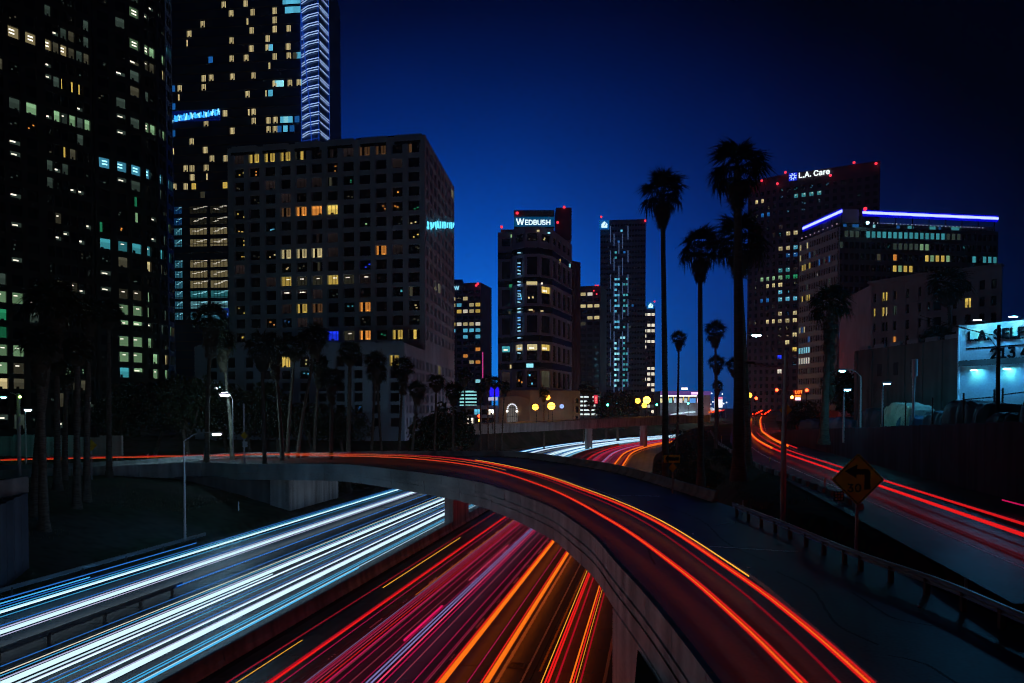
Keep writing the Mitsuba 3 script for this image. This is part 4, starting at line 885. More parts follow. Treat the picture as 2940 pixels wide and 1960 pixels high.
f.light(2100, 420, 2.8, MW([(400, 360, 'tz'), (510, 340, 'tz'), (510, 400, 'ts'), (610, 380, 'ts'), (705, 365, 'ts'), (645, 320, 'cz'), (742, 298, 'cz'), (395, 425, 'cz'), (600, 440, 'cz'), (715, 425, 'Cz'), (590, 500, 'cz'), (205, 455, 'w'), (250, 530, 'b'), (295, 508, 'wz'), (225, 545, 'wz'), (165, 575, 'wz'), (430, 525, 'cz'), (1015, 370, 'tz'),
  (915, 295, 'ez'), (390, 700, 'tz'), (500, 690, 'ws'), (405, 815, 'ws'), (500, 830, 'cs'), (480, 890, 'bs'), (410, 985, 'ts'), (400, 1040, 'g'), (497, 1025, 'G'), (320, 1050, 'g'), (270, 1065, 'g'), (400, 1095, 'w'), (500, 1085, 'wz'), (320, 1105, 'w'), (285, 1115, 'wz'), (425, 1150, 'cz'), (475, 1148, 'tz'), (195, 1150, 'wz'), (400, 1205, 'cs'),
  (490, 1200, 'cs'), (265, 1230, 'b'), (425, 1322, 'bz'), (380, 1372, 'ws'), (490, 1365, 'ws'), (290, 1392, 'w'), (200, 1400, 'wz'), (420, 1430, 'wz'), (370, 1480, 'wz'), (460, 1485, 'wz'), (200, 1508, 'yz'), (470, 1540, 'w'), (300, 1540, 'wz'), (240, 1310, 'nz'), (180, 1250, 'nz')]), 13)
f.light(2240, 860, 3.36, [(10, 165, 'w'), (100, 160, 'w'), (35, 240, 'wz'), (30, 300, 'wz'), (85, 370, 'w'), (100, 440, 'y'), (25, 570, 'B'), (115, 640, 'cz'), (20, 710, 'W')], 14)
f.rand(0.10, ['ez', 'nz', 'n'], (2143, 520, 2300, 1150))
f.build(mullions=1, gain=1.0, maxparts=300)
sg = thing('health_plan_sign', 'white glowing name sign with a blue sun emblem on the maroon tower', 'sign')
sx = q1b.s_of(2286); z = 15 + (1174.3 - 517) / FP * q1b.pt(sx, 0)[1]
part(sg, 'lettering', q1b.text(sx, z, -0.4, 2.75, 'L.A. Care'), 'black', emission=emit((0.85, 1.0, 0.97), 1.4))
sb = q1b.s_of(2259); m = MB(); q1b.box(m, sb, sb + 4.3, z - 0.9, z + 3.3, -0.2, -0.05); part(sg, 'emblem_panel', m.out(), 'black', emission=emit((0.01, 0.03, 0.75)))
m = MB(); cc = q1b.pt(sb + 2.15, z + 1.2, -0.35); uu = np.array([*q1b.e, 0]); zz = np.array([0, 0, 1.0])
for i in range(16):
    a, b = 2 * math.pi * i / 16, 2 * math.pi * (i + 1) / 16; m.bar(cc + (uu * math.cos(a) + zz * math.sin(a)) * 0.95, cc + (uu * math.cos(b) + zz * math.sin(b)) * 0.95, 0.22, 0.3)
for i in range(8): a = 2 * math.pi * i / 8 + 0.25; d = uu * math.cos(a) + zz * math.sin(a); m.bar(cc + d * 1.3, cc + d * 1.95, 0.22, 0.42)
part(sg, 'sun_emblem', m.out(), 'black', emission=emit((0.6, 0.85, 1.0), 1.2))
for x, y, Y in ((2187, 518, 460), (2232, 527, 454), (2255, 494, 452), (2384, 503, 438), (2452, 466, 433), (2515, 469, 428), (2155, 538, 464)): beacon(k, x, y, Y, 0.75)

# 8 office block with the blue roof line
k = thing('blue_roof_line_block', 'broad dark office block crowned by a glowing blue roof line', 'building')
f = Facade(k); w = MB(); t0, t1, t2 = P(2290, 1174.3, 328), P(2402, 1174.3, 300), P(2858, 1174.3, 308); ql, qr = Plane(t0, t1), Plane(t1, t2); zt = 15 + (1174.3 - 654) / FP * 300
nl = 16; cl = ql.L / nl; nr = 30; c2 = qr.L / nr; rws = rows_from(zt - 3.6 - 4.08 * 16, 4.08, 2.35, 17)
f.grid(ql, [(cl * i + 0.2, cl * (i + 1) - 0.2) for i in range(nl)], rws, 8.5, zt, 0.6, w)
wl = MB(); f.grid(qr, [(c2 * i + 0.25, c2 * (i + 1) - 0.25) for i in range(nr)], rws, 8.5, zt, 0.6, wl)
part(k, 'wall', w.out(), 'hotel_concrete'); part(k, 'wall', wl.out(), 'steel_blue')
body(k, [*inset((t0, t1, t2), 0.62), [t2[0] + 8, 345], [t0[0] + 12, 352]], 8.5, zt - 0.03, 'steel_blue')
f.light(2100, 420, 2.8, [(x, 735, 't') for x in (1085, 1105, 1125, 1190, 1220, 1250, 1310, 1335, 1370, 1400, 1430, 1450, 1505, 1530, 1560, 1595, 1620, 1650, 1680)] + [(x, 735, 'e') for x in (900, 930, 960, 990, 1720, 1760, 1800)] + [(1270, 832, 'tz'), (1510, 830, 'g'), (1535, 830, 'g'), (1565, 830, 'g'), (1885, 835, 'tz')] + [(x, 828, 'e') for x in range(1330, 1490, 32)]
  + [(1040, 912, 'Gz'), (1180, 905, 'd'), (1300, 910, 'o'), (1590, 915, 'y'), (1615, 915, 'g'), (1645, 915, 'y'), (1700, 917, 'y'), (1730, 917, 'g'), (1935, 920, 't'), (2040, 925, 't'), (2065, 925, 't'), (2095, 925, 't'), (1330, 990, 'y'), (1355, 990, 'g'), (1385, 985, 'y'), (1415, 985, 'y'), (1440, 985, 'g'), (855, 993, 'cz'),
  (915, 1230, 'y'), (945, 1230, 'w'), (975, 1230, 'y'), (1005, 1230, 'y')] + [(x, 1395, 'y') for x in (920, 950, 980, 1010, 1030)] + [(1070, 1400, 'B'), (1110, 1400, 'B'), (605, 810, 'w'), (560, 840, 'w'), (560, 895, 'w'), (570, 980, 'y'), (590, 980, 'y'), (635, 965, 'y'), (690, 1040, 'Wz'), (560, 1215, 'y'), (590, 1205, 'y'), (620, 1195, 'y'),
  (700, 1165, 'Wz'), (560, 1370, 'wz'), (550, 1500, 'w'), (590, 1495, 'w'), (820, 920, 'pz')], 13)
f.light(2240, 860, 3.36, [(x, 490, 'g') for x in range(640, 880, 36)] + [(x, 590, 't') for x in range(605, 720, 34)] + [(x, 515, 'C') for x in (180, 205, 230, 260, 285)] + [(x, 605, 'W') for x in (175, 200, 225, 250, 280)] + [(x, 190, 'y') for x in (630, 660, 690, 720, 755)] + [(x, 8, 'w') for x in (630, 660, 700, 735)], 13)
f.rand(0.12, ['e', 'b', 'ez'], (2290, 680, 2420, 1100)); f.rand(0.05, ['e', 'ez'], (2420, 690, 2850, 1050))
f.build(mullions=0, gain=0.75, detail=False, maxparts=300)
# roof terrace: frame, light line, festoon bulbs, penthouse
fr = MB(); zL = 15 + (1174.3 - 609) / FP * 300
for s in np.linspace(0.5, ql.L - 0.5, 5): fr.bar(ql.pt(s, zt, 1.5), ql.pt(s, zL + 0.2, 1.5), 0.3)
for s in np.linspace(10, qr.L - 0.5, 9): fr.bar(qr.pt(s, zt, 1.5), qr.pt(s, zL + 0.2, 1.5), 0.3)
part(k, 'roof_frame', fr.out(), 'iron')
part(k, 'penthouse', solid([qr.pt(1.5, 0, 3)[:2], qr.pt(9.5, 0, 3)[:2], qr.pt(9.5, 0, 16)[:2], qr.pt(1.5, 0, 16)[:2]], zt, zL + 1.5), 'steel_blue')
m = MB(); m.bar(ql.pt(0.3, zL - 0.3, 1.3), ql.pt(ql.L - 0.2, zL, 1.3), 0.4, 1.0); part(k, 'roof_light_line', m.out(), 'black', emission=emit((0.22, 0.26, 1.0), 3.0, 1.0))
m = MB(); m.bar(qr.pt(10, zL, 1.3), qr.pt(qr.L + 0.8, zL - 0.6, 1.3), 0.4, 1.0); part(k, 'roof_light_line', m.out(), 'black', emission=emit((0.22, 0.26, 1.0), 3.0, 1.0))
m = MB()
m.bar(ql.pt(0.3, zL - 1.1, 1.35), ql.pt(ql.L - 0.2, zL - 0.8, 1.35), 0.2, 1.1); m.bar(qr.pt(10, zL - 0.8, 1.35), qr.pt(qr.L + 0.8, zL - 1.4, 1.35), 0.2, 1.1); m.bar(ql.pt(0.3, zL + .5, 1.35), ql.pt(ql.L - 0.2, zL + .8, 1.35), 0.2, 0.5); m.bar(qr.pt(10, zL + 0.8, 1.35), qr.pt(qr.L + 0.8, zL + 0.2, 1.35), 0.2, 0.5)
part(k, 'dim_blue_line', m.out(), 'black', emission=emit((0.0, 0.0, 0.6), 1.0))
for i in range(30):
    p = qr.pt(14 + i * 1.5, zt + 1.9 - 0.02 * i, 0.6); part(k, 'festoon_bulb', BALL, 'black', emission=emit((0.8, 0.85, 1.0), 1.2), to_world=T().translate(p.tolist()).scale(0.16))
for i in range(9):
    p = ql.pt(1 + i * ql.L / 9, zt + 1.5, 0.6); part(k, 'festoon_bulb', BALL, 'black', emission=emit((0.9, 0.6, 0.8), 1.1), to_world=T().translate(p.tolist()).scale(0.16))
for x, ww, c in ((910, 30, 'b'), (985, 55, 'b'), (1150, 20, 'C'), (1340, 28, 'b'), (1430, 50, 't'), (1600, 60, 't'), (1680, 20, 'b'), (1780, 70, 't')):
    s = qr.s_of(2100 + x / 2.8); part(k, 'terrace_window', UNIT, 'black', emission=emit(COL[c], 0.6), to_world=qr.M(s, zt + 0.1, 2.5, ww / 2.8 * 0.13, 1.6))
m = MB(); qr.box(m, 0, qr.L, zt, zt + 2.2, 2.6, 2.9); part(k, 'terrace_wall', m.out(), 'black')
p = P(2491, 639, 298); part(k, 'flood_lamp', BALL, 'black', emission=emit((0.4, 1.0, 1.0), 6, 0.5), to_world=T().translate(p.tolist()).scale(0.6))
beacon(k, 2484, 599, 299, 0.7)

# 9 old beige apartment house with a cornice
k = thing('old_apartment_house', 'old pale apartment house with a jutting cornice and arched top windows', 'building')
f = Facade(k); t0, t1, t2, t3 = P(2497, 1174.3, 203), P(2577, 1174.3, 196), P(2650, 1174.3, 190), P(2870, 1174.3, 178)
zt = 15 + (1174.3 - 800) / FP * 194
for (a, b), cols, nm in (((t0, t1), [(2504, 2511), (2528, 2536), (2537.5, 2545), (2560, 2570)], 'wall'), ((t1, t2), [(2596, 2606), (2632, 2640)], 'wall'), ((t2, t3), [(2658, 2666), (2674, 2698), (2730, 2742), (2765, 2783), (2806, 2822), (2840, 2856)], 'wall')):
    pl = Plane(a, b); w = MB(); f.grid(pl, px_cols(pl, cols), rows_from(zt - 4.6 - 3.65 * 6, 3.65, 2.1, 7), 8.5, zt, 0.5, w); part(k, nm, w.out(), 'stucco')
    m = MB(); pl.box(m, -0.3, pl.L + 0.3, zt, zt + 0.5, -1.1, 0.6); pl.box(m, -0.1, pl.L + 0.1, zt - 0.5, zt - 0.003, -0.6, -0.005); part(k, 'cornice', m.out(), 'stucco')
    m = MB(); pl.box(m, 0, pl.L, zt - 6.1, zt - 5.8, -0.25, -0.005); pl.box(m, 0, pl.L, zt - 20.5, zt - 20.2, -0.25, -0.005); part(k, 'string_course', m.out(), 'stucco')
body(k, [*inset((t0, t1, t2, t3), 0.52), [t3[0] + 5, 225], [t0[0] + 5, 235]], 8.5, zt - 0.02, 'stucco')
f.light(2100, 420, 2.8, [(1208, 1190, 'y'), (1232, 1188, 'y'), (1145, 1195, 'wz'), (1305, 1195, 'Ot'), (1140, 1320, 'y'), (1208, 1315, 'y'), (1232, 1310, 'w'), (1305, 1297, 'e'), (1410, 1155, 'ez'), (1885, 1255, 'y'), (1645, 1105, 'cz'), (2070, 1110, 'ez'), (1605, 1245, 'cz'), (1270, 1510, 'o'), (1300, 1510, 'o'), (1210, 1510, 'w'), (1800, 1480, 'tz')], 20)
f.build(mullions=1, gain=0.85)
# 10 storage building and the dark wall beside it
k = thing('storage_building', 'pale storage building at the right edge lit blue by its own lamps', 'building')
s0, s1 = P(2753, 1174.3, 101), P(3080, 1174.3, 89); pl = Plane(s0, s1); zt = 15 + (1174.3 - 936) / FP * 101; zs = 15 + (1174.3 - 1052) / FP * 101
m = MB(); pl.box(m, 0, pl.L, 10, zs, 0.05, 8); part(k, 'lower_wall', m.out(), 'pale_paint')
m = MB(); pl.box(m, 0, pl.L, zs + 0.003, zs + 0.7, -0.25, 8); part(k, 'ledge', m.out(), 'concrete_dark')
m = MB(); pl.box(m, 0, pl.L, zs + 0.703, zt, 0.0, 8); part(k, 'sign_wall', m.out(), 'pale_paint')
part(k, 'edge_trim', (lambda m: (pl.box(m, -0.2, -0.002, 10, zt + 0.1, -0.1, 8), m.out())[1])(MB()), 'white_paint')
part(k, 'lettering', pl.text(pl.s_of(2775), 15 + (1174.3 - 980) / FP * 100, -0.06, 1.16, 'L.A. SELF'), 'letter_black', label='black painted name lettering across the upper wall')
part(k, 'lettering', pl.text(pl.s_of(2840), 15 + (1174.3 - 1031) / FP * 98, -0.06, 1.2, '213 4'), 'letter_black', label='black painted phone digits under the name')
m = MB(); pl.box(m, pl.s_of(2772), pl.L, zt - 2.95, zt - 2.8, -0.05, -0.01); part(k, 'painted_rule', m.out(), 'letter_black')
for x in (2803, 2897, 2990):
    s = pl.s_of(x); p = pl.pt(s, zs - 0.55, -0.55); m = MB(); m.bar(pl.pt(s, zs - 0.3, 0), p, 0.08); kk = part(k, 'wall_lamp', m.out(), 'iron')
    part(kk, 'shade', (lambda q: (q.box(p[0] - .35, p[1] - .25, p[2] + 0.02, p[0] + .35, p[1] + .25, p[2] + .14), q.out())[1])(MB()), 'galvanised')
    part(kk, 'bulb', box(p[0] - .28, p[1] - .2, p[2] - .07, p[0] + .28, p[1] + .2, p[2] + .01), 'black', emission=emit((0.06, 0.45, 1.0), 170, 5))
for x in (2822, 2925):
    s = pl.s_of(x); p = pl.pt(s, zt + 0.4, -1.3); m = MB(); m.bar(pl.pt(s, zt + 0.2, 0.3), p, 0.1); kk = part(k, 'sign_lamp', m.out(), 'iron')
    part(kk, 'bulb', box(p[0] - .45, p[1] - .06, p[2] - .13, p[0] + .45, p[1] + .06, p[2] - .02), 'black', emission=emit((0.07, 0.48, 1.0), 700, 8))
k = thing('blank_wall_building', 'long blank dark plastered building left of the storage building', 'building')
b0, b1 = P(2452, 1174.3, 128), P(2751, 1174.3, 104); pl = Plane(b0, b1); zt = 15 + (1174.3 - 1015) / FP * 128 + 0.4; m = MB(); pl.box(m, 0, pl.L, 8.3, zt, 0, 12); part(k, 'wall', m.out(), 'concrete_dark')
for i in range(6):
    m = MB(); s = pl.L * i / 6; pl.box(m, s + 0.1, s + 0.9, 9, zt - 0.2, -0.12, -0.005); part(k, 'pilaster', m.out(), 'concrete_dark')
    m = MB(); pl.box(m, s + 1.2, s + pl.L / 6 - 0.3, zt + 0.003, zt + 0.55, 0, 0.4); part(k, 'parapet_grille', m.out(), 'stucco')
    if i in (1, 2, 3): m = MB(); pl.box(m, s + 2.2, s + 3.3, zt - 4.2, zt - 2.4, -0.06, -0.005); part(k, 'blocked_window', m.out(), 'black')
# far low buildings
k = thing('mall_building', 'low long mall building with a purple wall, white roof line and bright posters', 'building')
pl = pxplane(1895, 470, 2040, 470); zz = lambda y: 15 + (1174.3 - y) / FP * 470
m = MB(); pl.box(m, 0, pl.L, 8.5, zz(1122), 0, 20); part(k, 'wall', m.out(), 'pale_paint')
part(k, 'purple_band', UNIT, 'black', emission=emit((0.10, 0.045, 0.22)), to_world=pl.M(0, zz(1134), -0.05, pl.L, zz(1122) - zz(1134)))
part(k, 'roof_light_line', UNIT, 'black', emission=emit((1, 0.97, 0.9), 1.6), to_world=pl.M(0, zz(1138), -0.2, pl.s_of(2000), 0.75))
part(k, 'purple_sign', UNIT, 'black', emission=emit((0.9, 0.5, 1.0), 1.5), to_world=pl.M(pl.s_of(1984), zz(1132), -0.2, pl.s_of(2009) - pl.s_of(1984), 1.4))
part(k, 'rooftop_sign', box(*P(1957, 1120, 471)[:2], P(1957, 1119, 471)[2], P(1975, 1119, 471)[0], 472, P(1957, 1112, 471)[2]), 'black', emission=emit((1, 0.8, 0.85), 1.6))
for x in (1902, 1917, 1932, 1961, 1976): part(k, 'yellow_column', UNIT, 'black', emission=emit((1, 0.62, 0.08), 0.9), to_world=pl.M(pl.s_of(x), zz(1149), -0.15, 0.5, zz(1138) - zz(1149)))
for x, ww, c in ((1920, 9, (0.3, 0.8, 0.8)), (1935, 6, (0.6, 0.7, 0.9)), (1950, 9, (0.9, 0.8, 0.75)), (1964, 9, (0.5, 0.7, 0.8)), (1980, 17, (0.1, 0.35, 0.9)), (2001, 4, (0.9, 0.6, 0.8)), (1895, 8, (0.9, 0.75, 0.4))):
    part(k, 'poster', UNIT, 'black', emission=emit(c, 0.9), to_world=pl.M(pl.s_of(x), zz(1156), -0.1, ww * 470 / FP, zz(1143) - zz(1156)))
for nm, lab, x0, x1, Y, ys in (('parking_deck', 'open parking deck with white lit floors right of the striped tower', 1664, 1724, 410, (1139, 1152, 1164, 1177, 1189)), ('parking_deck', 'open parking deck with cyan lit floors left of the striped tower', 1318, 1370, 400, (1124, 1134, 1144, 1154, 1164, 1174))):
    k = thing(nm, lab, 'building'); pl = pxplane(x0, Y, x1, Y)
    z = lambda y: 15 + (1174.3 - y) / FP * Y
    m = MB(); pl.box(m, 0, pl.L, 8.5, z(ys[0] - 6), 0.8, 14); part(k, 'core', m.out(), 'concrete')
    for y in ys:
        part(k, 'floor_light', UNIT, 'black', emission=emit((0.85, 1.0, 0.97) if x0 > 1500 else (0.3, 0.8, 0.8), 0.95), to_world=pl.M(0.3, z(y + 2.2), 0.7, pl.L - 0.6, 0.85))
        m = MB(); pl.box(m, 0, pl.L, z(y - 2.5), z(y - 7.5), 0, 0.6); part(k, 'slab_edge', m.out(), 'concrete')
k = thing('glass_base_building', 'low glass fronted building with cyan lights under the slim tower', 'building'); pl = pxplane(1728, 480, 1850, 480); f = Facade(k); m = MB()
f.grid(pl, [(1 + 3.1 * i, 3.4 + 3.1 * i) for i in range(7)], rows_from(9.5, 3.6, 2.4, 4), 8.5, 25, 0.5, m); part(k, 'wall', m.out(), 'concrete_dark'); f.rand(0.3, ['tz', 'ez', 'b', 'wz', 'c']); f.build(mullions=0)
body(k, [pl.pt(0, 0, .6)[:2], pl.pt(pl.L, 0, .6)[:2], pl.pt(pl.L, 0, 20)[:2], pl.pt(0, 0, 20)[:2]], 8.5, 24.9, 'concrete_dark')
k = thing('shopfront_row', 'row of bright lit shopfronts between the left parking deck and the arched podium', 'building'); pl = pxplane(1338, 300, 1430, 306); f = Facade(k); m = MB()
f.grid(pl, [(0.5 + 2.9 * i, 3.0 + 2.9 * i) for i in range(4)], [(9.2, 11.8), (13.0, 15.0)], 8.4, 16.4, 0.4, m); part(k, 'wall', m.out(), 'stucco'); f.rand(0.75, ['W', 'w', 'c', 'Ws', 'wz', 'oz', 't']); f.build(mullions=1)
body(k, [pl.pt(0, 0, .5)[:2], pl.pt(pl.L, 0, .5)[:2], pl.pt(pl.L, 0, 14)[:2], pl.pt(0, 0, 14)[:2]], 8.4, 16.3, 'stucco')
k = thing('white_billboard', 'small glowing white billboard over the distant street left of the tallest palm trunk', 'billboard'); p = P(2063, 1158, 520); part(k, 'panel', box(p[0] - 2.6, 520, p[2] - 2.6, p[0] + 2.6, 520.4, p[2] + 2.6), 'black', emission=emit((0.95, 0.92, 1.0), 1.2)); part(k, 'red_strip', box(p[0] - 2.6, 520, p[2] + 2.62, p[0] + 2.6, 520.4, p[2] + 4.2), 'black', emission=emit((0.8, 0.2, 0.35), 1.0)); part(k, 'post', box(p[0] - .3, 520.45, 8.4, p[0] + .3, 521, p[2]), 'iron')
for i, (x, y) in enumerate(((2018, 1166), (2024, 1152), (2031, 1163), (2040, 1160), (2047, 1153), (2078, 1158), (2086, 1155), (2020, 1130), (2037, 1129), (2043, 1129), (2074, 1131))):
    k = thing('distant_lamp', 'tiny white lamp on a thin pole over the distant street', 'street lamp', 'tiny lamps over the distant street'); p = P(x, y, 540); part(k, 'pole', tube([[p[0], 540, 8.4], [p[0], 540, p[2]]], .12, 5), 'iron'); part(k, 'bulb', BALL, 'black', emission=emit((0.85, 0.9, 1.0), 2.5), to_world=T().translate(p.tolist()).scale(0.45))
k = thing('neon_shop', 'low shop building behind the red traffic queue', 'building'); pl = pxplane(2285, 255, 2440, 235); f = Facade(k); m = MB(); f.grid(pl, [(1 + 3.2 * i, 3.4 + 3.2 * i) for i in range(4)], [(10, 12.4)], 8.4, 14.5, 0.4, m); part(k, 'wall', m.out(), 'brown_stone'); f.rand(0.4, ['nz', 'n']); f.build()
body(k, [pl.pt(0, 0, .5)[:2], pl.pt(pl.L, 0, .5)[:2], pl.pt(pl.L, 0, 12)[:2], pl.pt(0, 0, 12)[:2]], 8.4, 14.4, 'brown_stone')

# ---------------------------------------------------------------- light streaks of the passing traffic, at lamp height over their lanes
SB = {'white': (0.62, 0.88, 1.0), 'ice': (0.45, 0.8, 1.0), 'cyan': (0.06, 0.5, 0.95), 'blue': (0.02, 0.16, 0.62), 'lav': (0.55, 0.55, 0.85), 'cream': (0.8, 0.72, 0.55),
      'red': (1.0, 0.012, 0.012), 'dred': (0.36, 0.003, 0.012), 'orange': (1.0, 0.17, 0.008), 'amber': (1.0, 0.42, 0.03), 'pink': (0.85, 0.05, 0.14), 'mag': (0.62, 0.006, 0.09), 'violet': (0.26, 0.22, 0.55), 'rose': (0.5, 0.05, 0.10)}
STR = {}
def streak(name, label, group, path, r, col, k, w=0.4):
    w *= 0.3
    p = np.asarray(path, float); r = r * (1 + np.clip((p[:, 1] - 125) / 160, 0, 1.6)) if name in ('white_light_streak', 'red_light_streak', 'orange_light_streak', 'pink_light_streak') else r
    key = thing(name, label, 'light streak', group); solo(key, tube(path, r, 6), 'black', True, emission=emit(SB[col], k, w))
ORD = 'first second third fourth fifth sixth seventh eighth ninth tenth eleventh twelfth thirteenth fourteenth fifteenth sixteenth seventeenth eighteenth nineteenth twentieth'.split(); ORD += ['twenty ' + x for x in ORD[:9]] + ['thirtieth'] + ['thirty ' + x for x in ORD[:9]] + ['fortieth'] + ['forty ' + x for x in ORD[:9]] + ['fiftieth'] + ['fifty ' + x for x in ORD[:9]] + ['sixtieth']
LOOK = {'white': 'bright white', 'ice': 'pale blue', 'cyan': 'cyan', 'blue': 'thin blue', 'lav': 'lavender grey', 'cream': 'cream coloured', 'red': 'bright red', 'dred': 'dark red', 'orange': 'orange', 'amber': 'thin yellow', 'pink': 'pink', 'mag': 'magenta', 'violet': 'violet', 'rose': 'faint rose'}
def fpath(v, z, u0=16.0, u1=530.0, drift=0.0):
    uu = np.r_[np.arange(u0, min(u1, 250), 26.0), np.linspace(max(u0, 250), u1, 22)] if u1 > 260 else np.linspace(u0, u1, max(3, int((u1 - u0) / 20)))
    return [UV(u, v + drift * math.sin(u / 70.0), z) for u in uu]
WB = [(-26.8, 'ice', 0.035, 0.9), (-27.2, 'cyan', 0.045, 0.8), (-27.55, 'cyan', 0.03, 0.9), (-28.55, 'white', 0.085, 1.15), (-28.78, 'white', 0.095, 1.2), (-29.2, 'lav', 0.03, 0.9), (-29.75, 'white', 0.05, 1.3), (-30.0, 'lav', 0.05, 0.7), (-30.25, 'blue', 0.035, 0.9),
      (-31.1, 'cyan', 0.03, 0.7), (-31.7, 'blue', 0.03, 0.8), (-32.35, 'white', 0.06, 1.4), (-32.6, 'lav', 0.045, 0.9), (-33.55, 'white', 0.095, 1.2), (-33.8, 'white', 0.085, 1.2), (-34.2, 'lav', 0.045, 0.8), (-34.75, 'cyan', 0.03, 0.8), (-35.2, 'cream', 0.035, 1.0), (-36.1, 'blue', 0.035, 0.8)]
for i, (v, c, r, kk) in enumerate(WB):
    streak('white_light_streak', f'{LOOK[c]} headlight streak, {ORD[i]} counting left from the median barrier', 'headlight streaks beside the median barrier', fpath(v, 0.62 + 0.12 * rng.random(), u0=-250), r * 0.86, c, kk, 0.6 if r > 0.07 else 0.25)
LB = [(-40.8, 'lav', 0.03, 0.9), (-41.5, 'white', 0.085, 1.15), (-41.75, 'white', 0.08, 1.15), (-42.2, 'lav', 0.045, 0.9), (-42.7, 'blue', 0.035, 0.9), (-44.6, 'cyan', 0.03, 0.7), (-45.6, 'white', 0.05, 1.4), (-45.85, 'ice', 0.045, 1.2), (-46.5, 'cyan', 0.035, 0.9), (-47.0, 'blue', 0.035, 0.9)]
for i, (v, c, r, kk) in enumerate(LB):
    streak('white_light_streak', f'{LOOK[c]} headlight streak, {ORD[i]} counting left from the short guard rail', 'headlight streaks along the palm bank', fpath(v, 0.63 + 0.08 * rng.random(), u0=-250), r, c, kk, 0.6 if r > 0.07 else 0.25)
for u0, u1, v, c, wh in ((16, 62, -47.6, 'cyan', 'ending near the left guard rail, inner one'), (20, 80, -48.6, 'blue', 'ending near the left guard rail, outer one'), (30, 66, -32.9, 'white', 'ending in the middle of the white lanes'), (16, 70, -26.55, 'cyan', 'hugging the median barrier'), (60, 200, -38.2, 'blue', 'starting beyond the short guard rail')):
    streak('blue_light_streak', f'short {LOOK[c]} headlight streak {wh}', 'short headlight streaks', fpath(v, 0.7, u0, u1), 0.05, c, 1.0, 0.2)
RB = [(-21.5, 'amber', 0.025, 0.8, 34, 47), (-21.5, 'amber', 0.03, 1.0, 62, 88), (-22.0, 'dred', 0.035, 0.8, 20, 520), (-19.75, 'red', 0.06, 0.8, 20, 530), (-19.95, 'dred', 0.05, 0.9, 20, 530), (-19.2, 'mag', 0.03, 0.5, 20, 400), (-18.2, 'orange', 0.025, 0.7, 60, 130),
      (-17.7, 'mag', 0.04, 0.5, 20, 500), (-17.2, 'red', 0.035, 0.5, 20, 520), (-16.9, 'mag', 0.06, 0.8, 20, 530), (-15.7, 'rose', 0.025, 0.4, 20, 400), (-15.4, 'pink', 0.05, 0.7, 66, 84), (-15.3, 'mag', 0.08, 1.1, 48, 57), (-14.85, 'violet', 0.05, 0.6, 20, 500), (-14.6, 'violet', 0.05, 0.7, 20, 530), (-14.3, 'pink', 0.045, 0.9, 20, 530),
      (-14.0, 'mag', 0.035, 0.7, 20, 530), (-13.4, 'rose', 0.03, 0.5, 20, 350), (-12.5, 'mag', 0.025, 0.7, 20, 530), (-11.1, 'orange', 0.09, 0.95, 16, 530), (-10.95, 'orange', 0.09, 1.0, 16, 530), (-11.3, 'red', 0.05, 0.8, 16, 530), (-9.7, 'mag', 0.03, 0.6, 20, 530),
      (-8.8, 'orange', 0.09, 1.0, 16, 530), (-8.65, 'orange', 0.08, 0.95, 16, 530), (-9.0, 'red', 0.045, 0.8, 16, 530)]
for _ in range(15): RB.append((rng.uniform(-19.0, -11.8), rng.choice(['mag', 'mag', 'pink', 'rose', 'dred', 'violet']), rng.uniform(0.018, 0.035), rng.uniform(0.25, 0.6), 20, 530))
RB.sort()
for i, (v, c, r, kk, u0, u1) in enumerate(RB):
    nm = {'o': 'orange', 'r': 'red', 'a': 'yellow', 'd': 'red'}.get(c[0] if c != 'rose' else 'x', 'pink')
    streak(f'{nm}_light_streak', f'{LOOK[c]} tail light streak, {ORD[i]} counting right from the median barrier', 'tail light streaks on the freeway', fpath(v, 0.8, u0, u1), r, c, kk, 0.3)
for i, (v0, v1, c, r, kk) in enumerate(((-5.85, -6.2, 'amber', 0.03, 0.9), (-5.65, -6.0, 'red', 0.05, 0.9), (-5.5, -5.85, 'red', 0.06, 0.8), (-5.1, -5.45, 'dred', 0.06, 1.0), (-4.35, -4.75, 'orange', 0.05, 1.0), (-4.2, -4.6, 'red', 0.04, 0.8), (-4.05, -4.45, 'amber', 0.02, 0.8), (-3.85, -4.2, 'dred', 0.05, 0.9))):
    streak('exit_lane_streak', f'{LOOK[c]} tail light streak in the exit lane, {ORD[i]} from its left edge', 'streaks in the exit lane', [UV(u, v0 + (v1 - v0) * (u - 30) / 60, 0.8) for u in np.linspace(16, 125, 8)], r, c, kk, 0.3)
s = 1.25
def on_deck(px, py, h):
    z = 7.7
    for _ in range(8): z = float(dzx(G(px, py, z + h)[0]))
    return G(px, py, z + h)
rp = lambda pts, dz2=0.7: spline([on_deck(x * s, y * s, dz2) for x, y in pts], 110)
TR = rp([(1995 + 80, 1568 + 75), (1995, 1568), (1850, 1440), (1700, 1325), (1500, 1195), (1350, 1130), (1200, 1080), (1050, 1053), (900, 1044), (700, 1042), (450, 1045), (0, 1055), (-120, 1060)])
TL = rp([(1840 + 70, 1568 + 72), (1840, 1568), (1700, 1430), (1550, 1300), (1400, 1195), (1250, 1118), (1100, 1072), (950, 1053), (800, 1047), (600, 1044), (450, 1047), (0, 1057), (-120, 1062)])
def side(p, o, z): 
    t = np.gradient(p[:, :2], axis=0); t /= np.linalg.norm(t, axis=1, keepdims=True); return np.c_[p[:, :2] + np.stack([-t[:, 1], t[:, 0]], 1) * o, p[:, 2] + z]
lab = 'tail light streak sweeping along the curved ramp bridge'
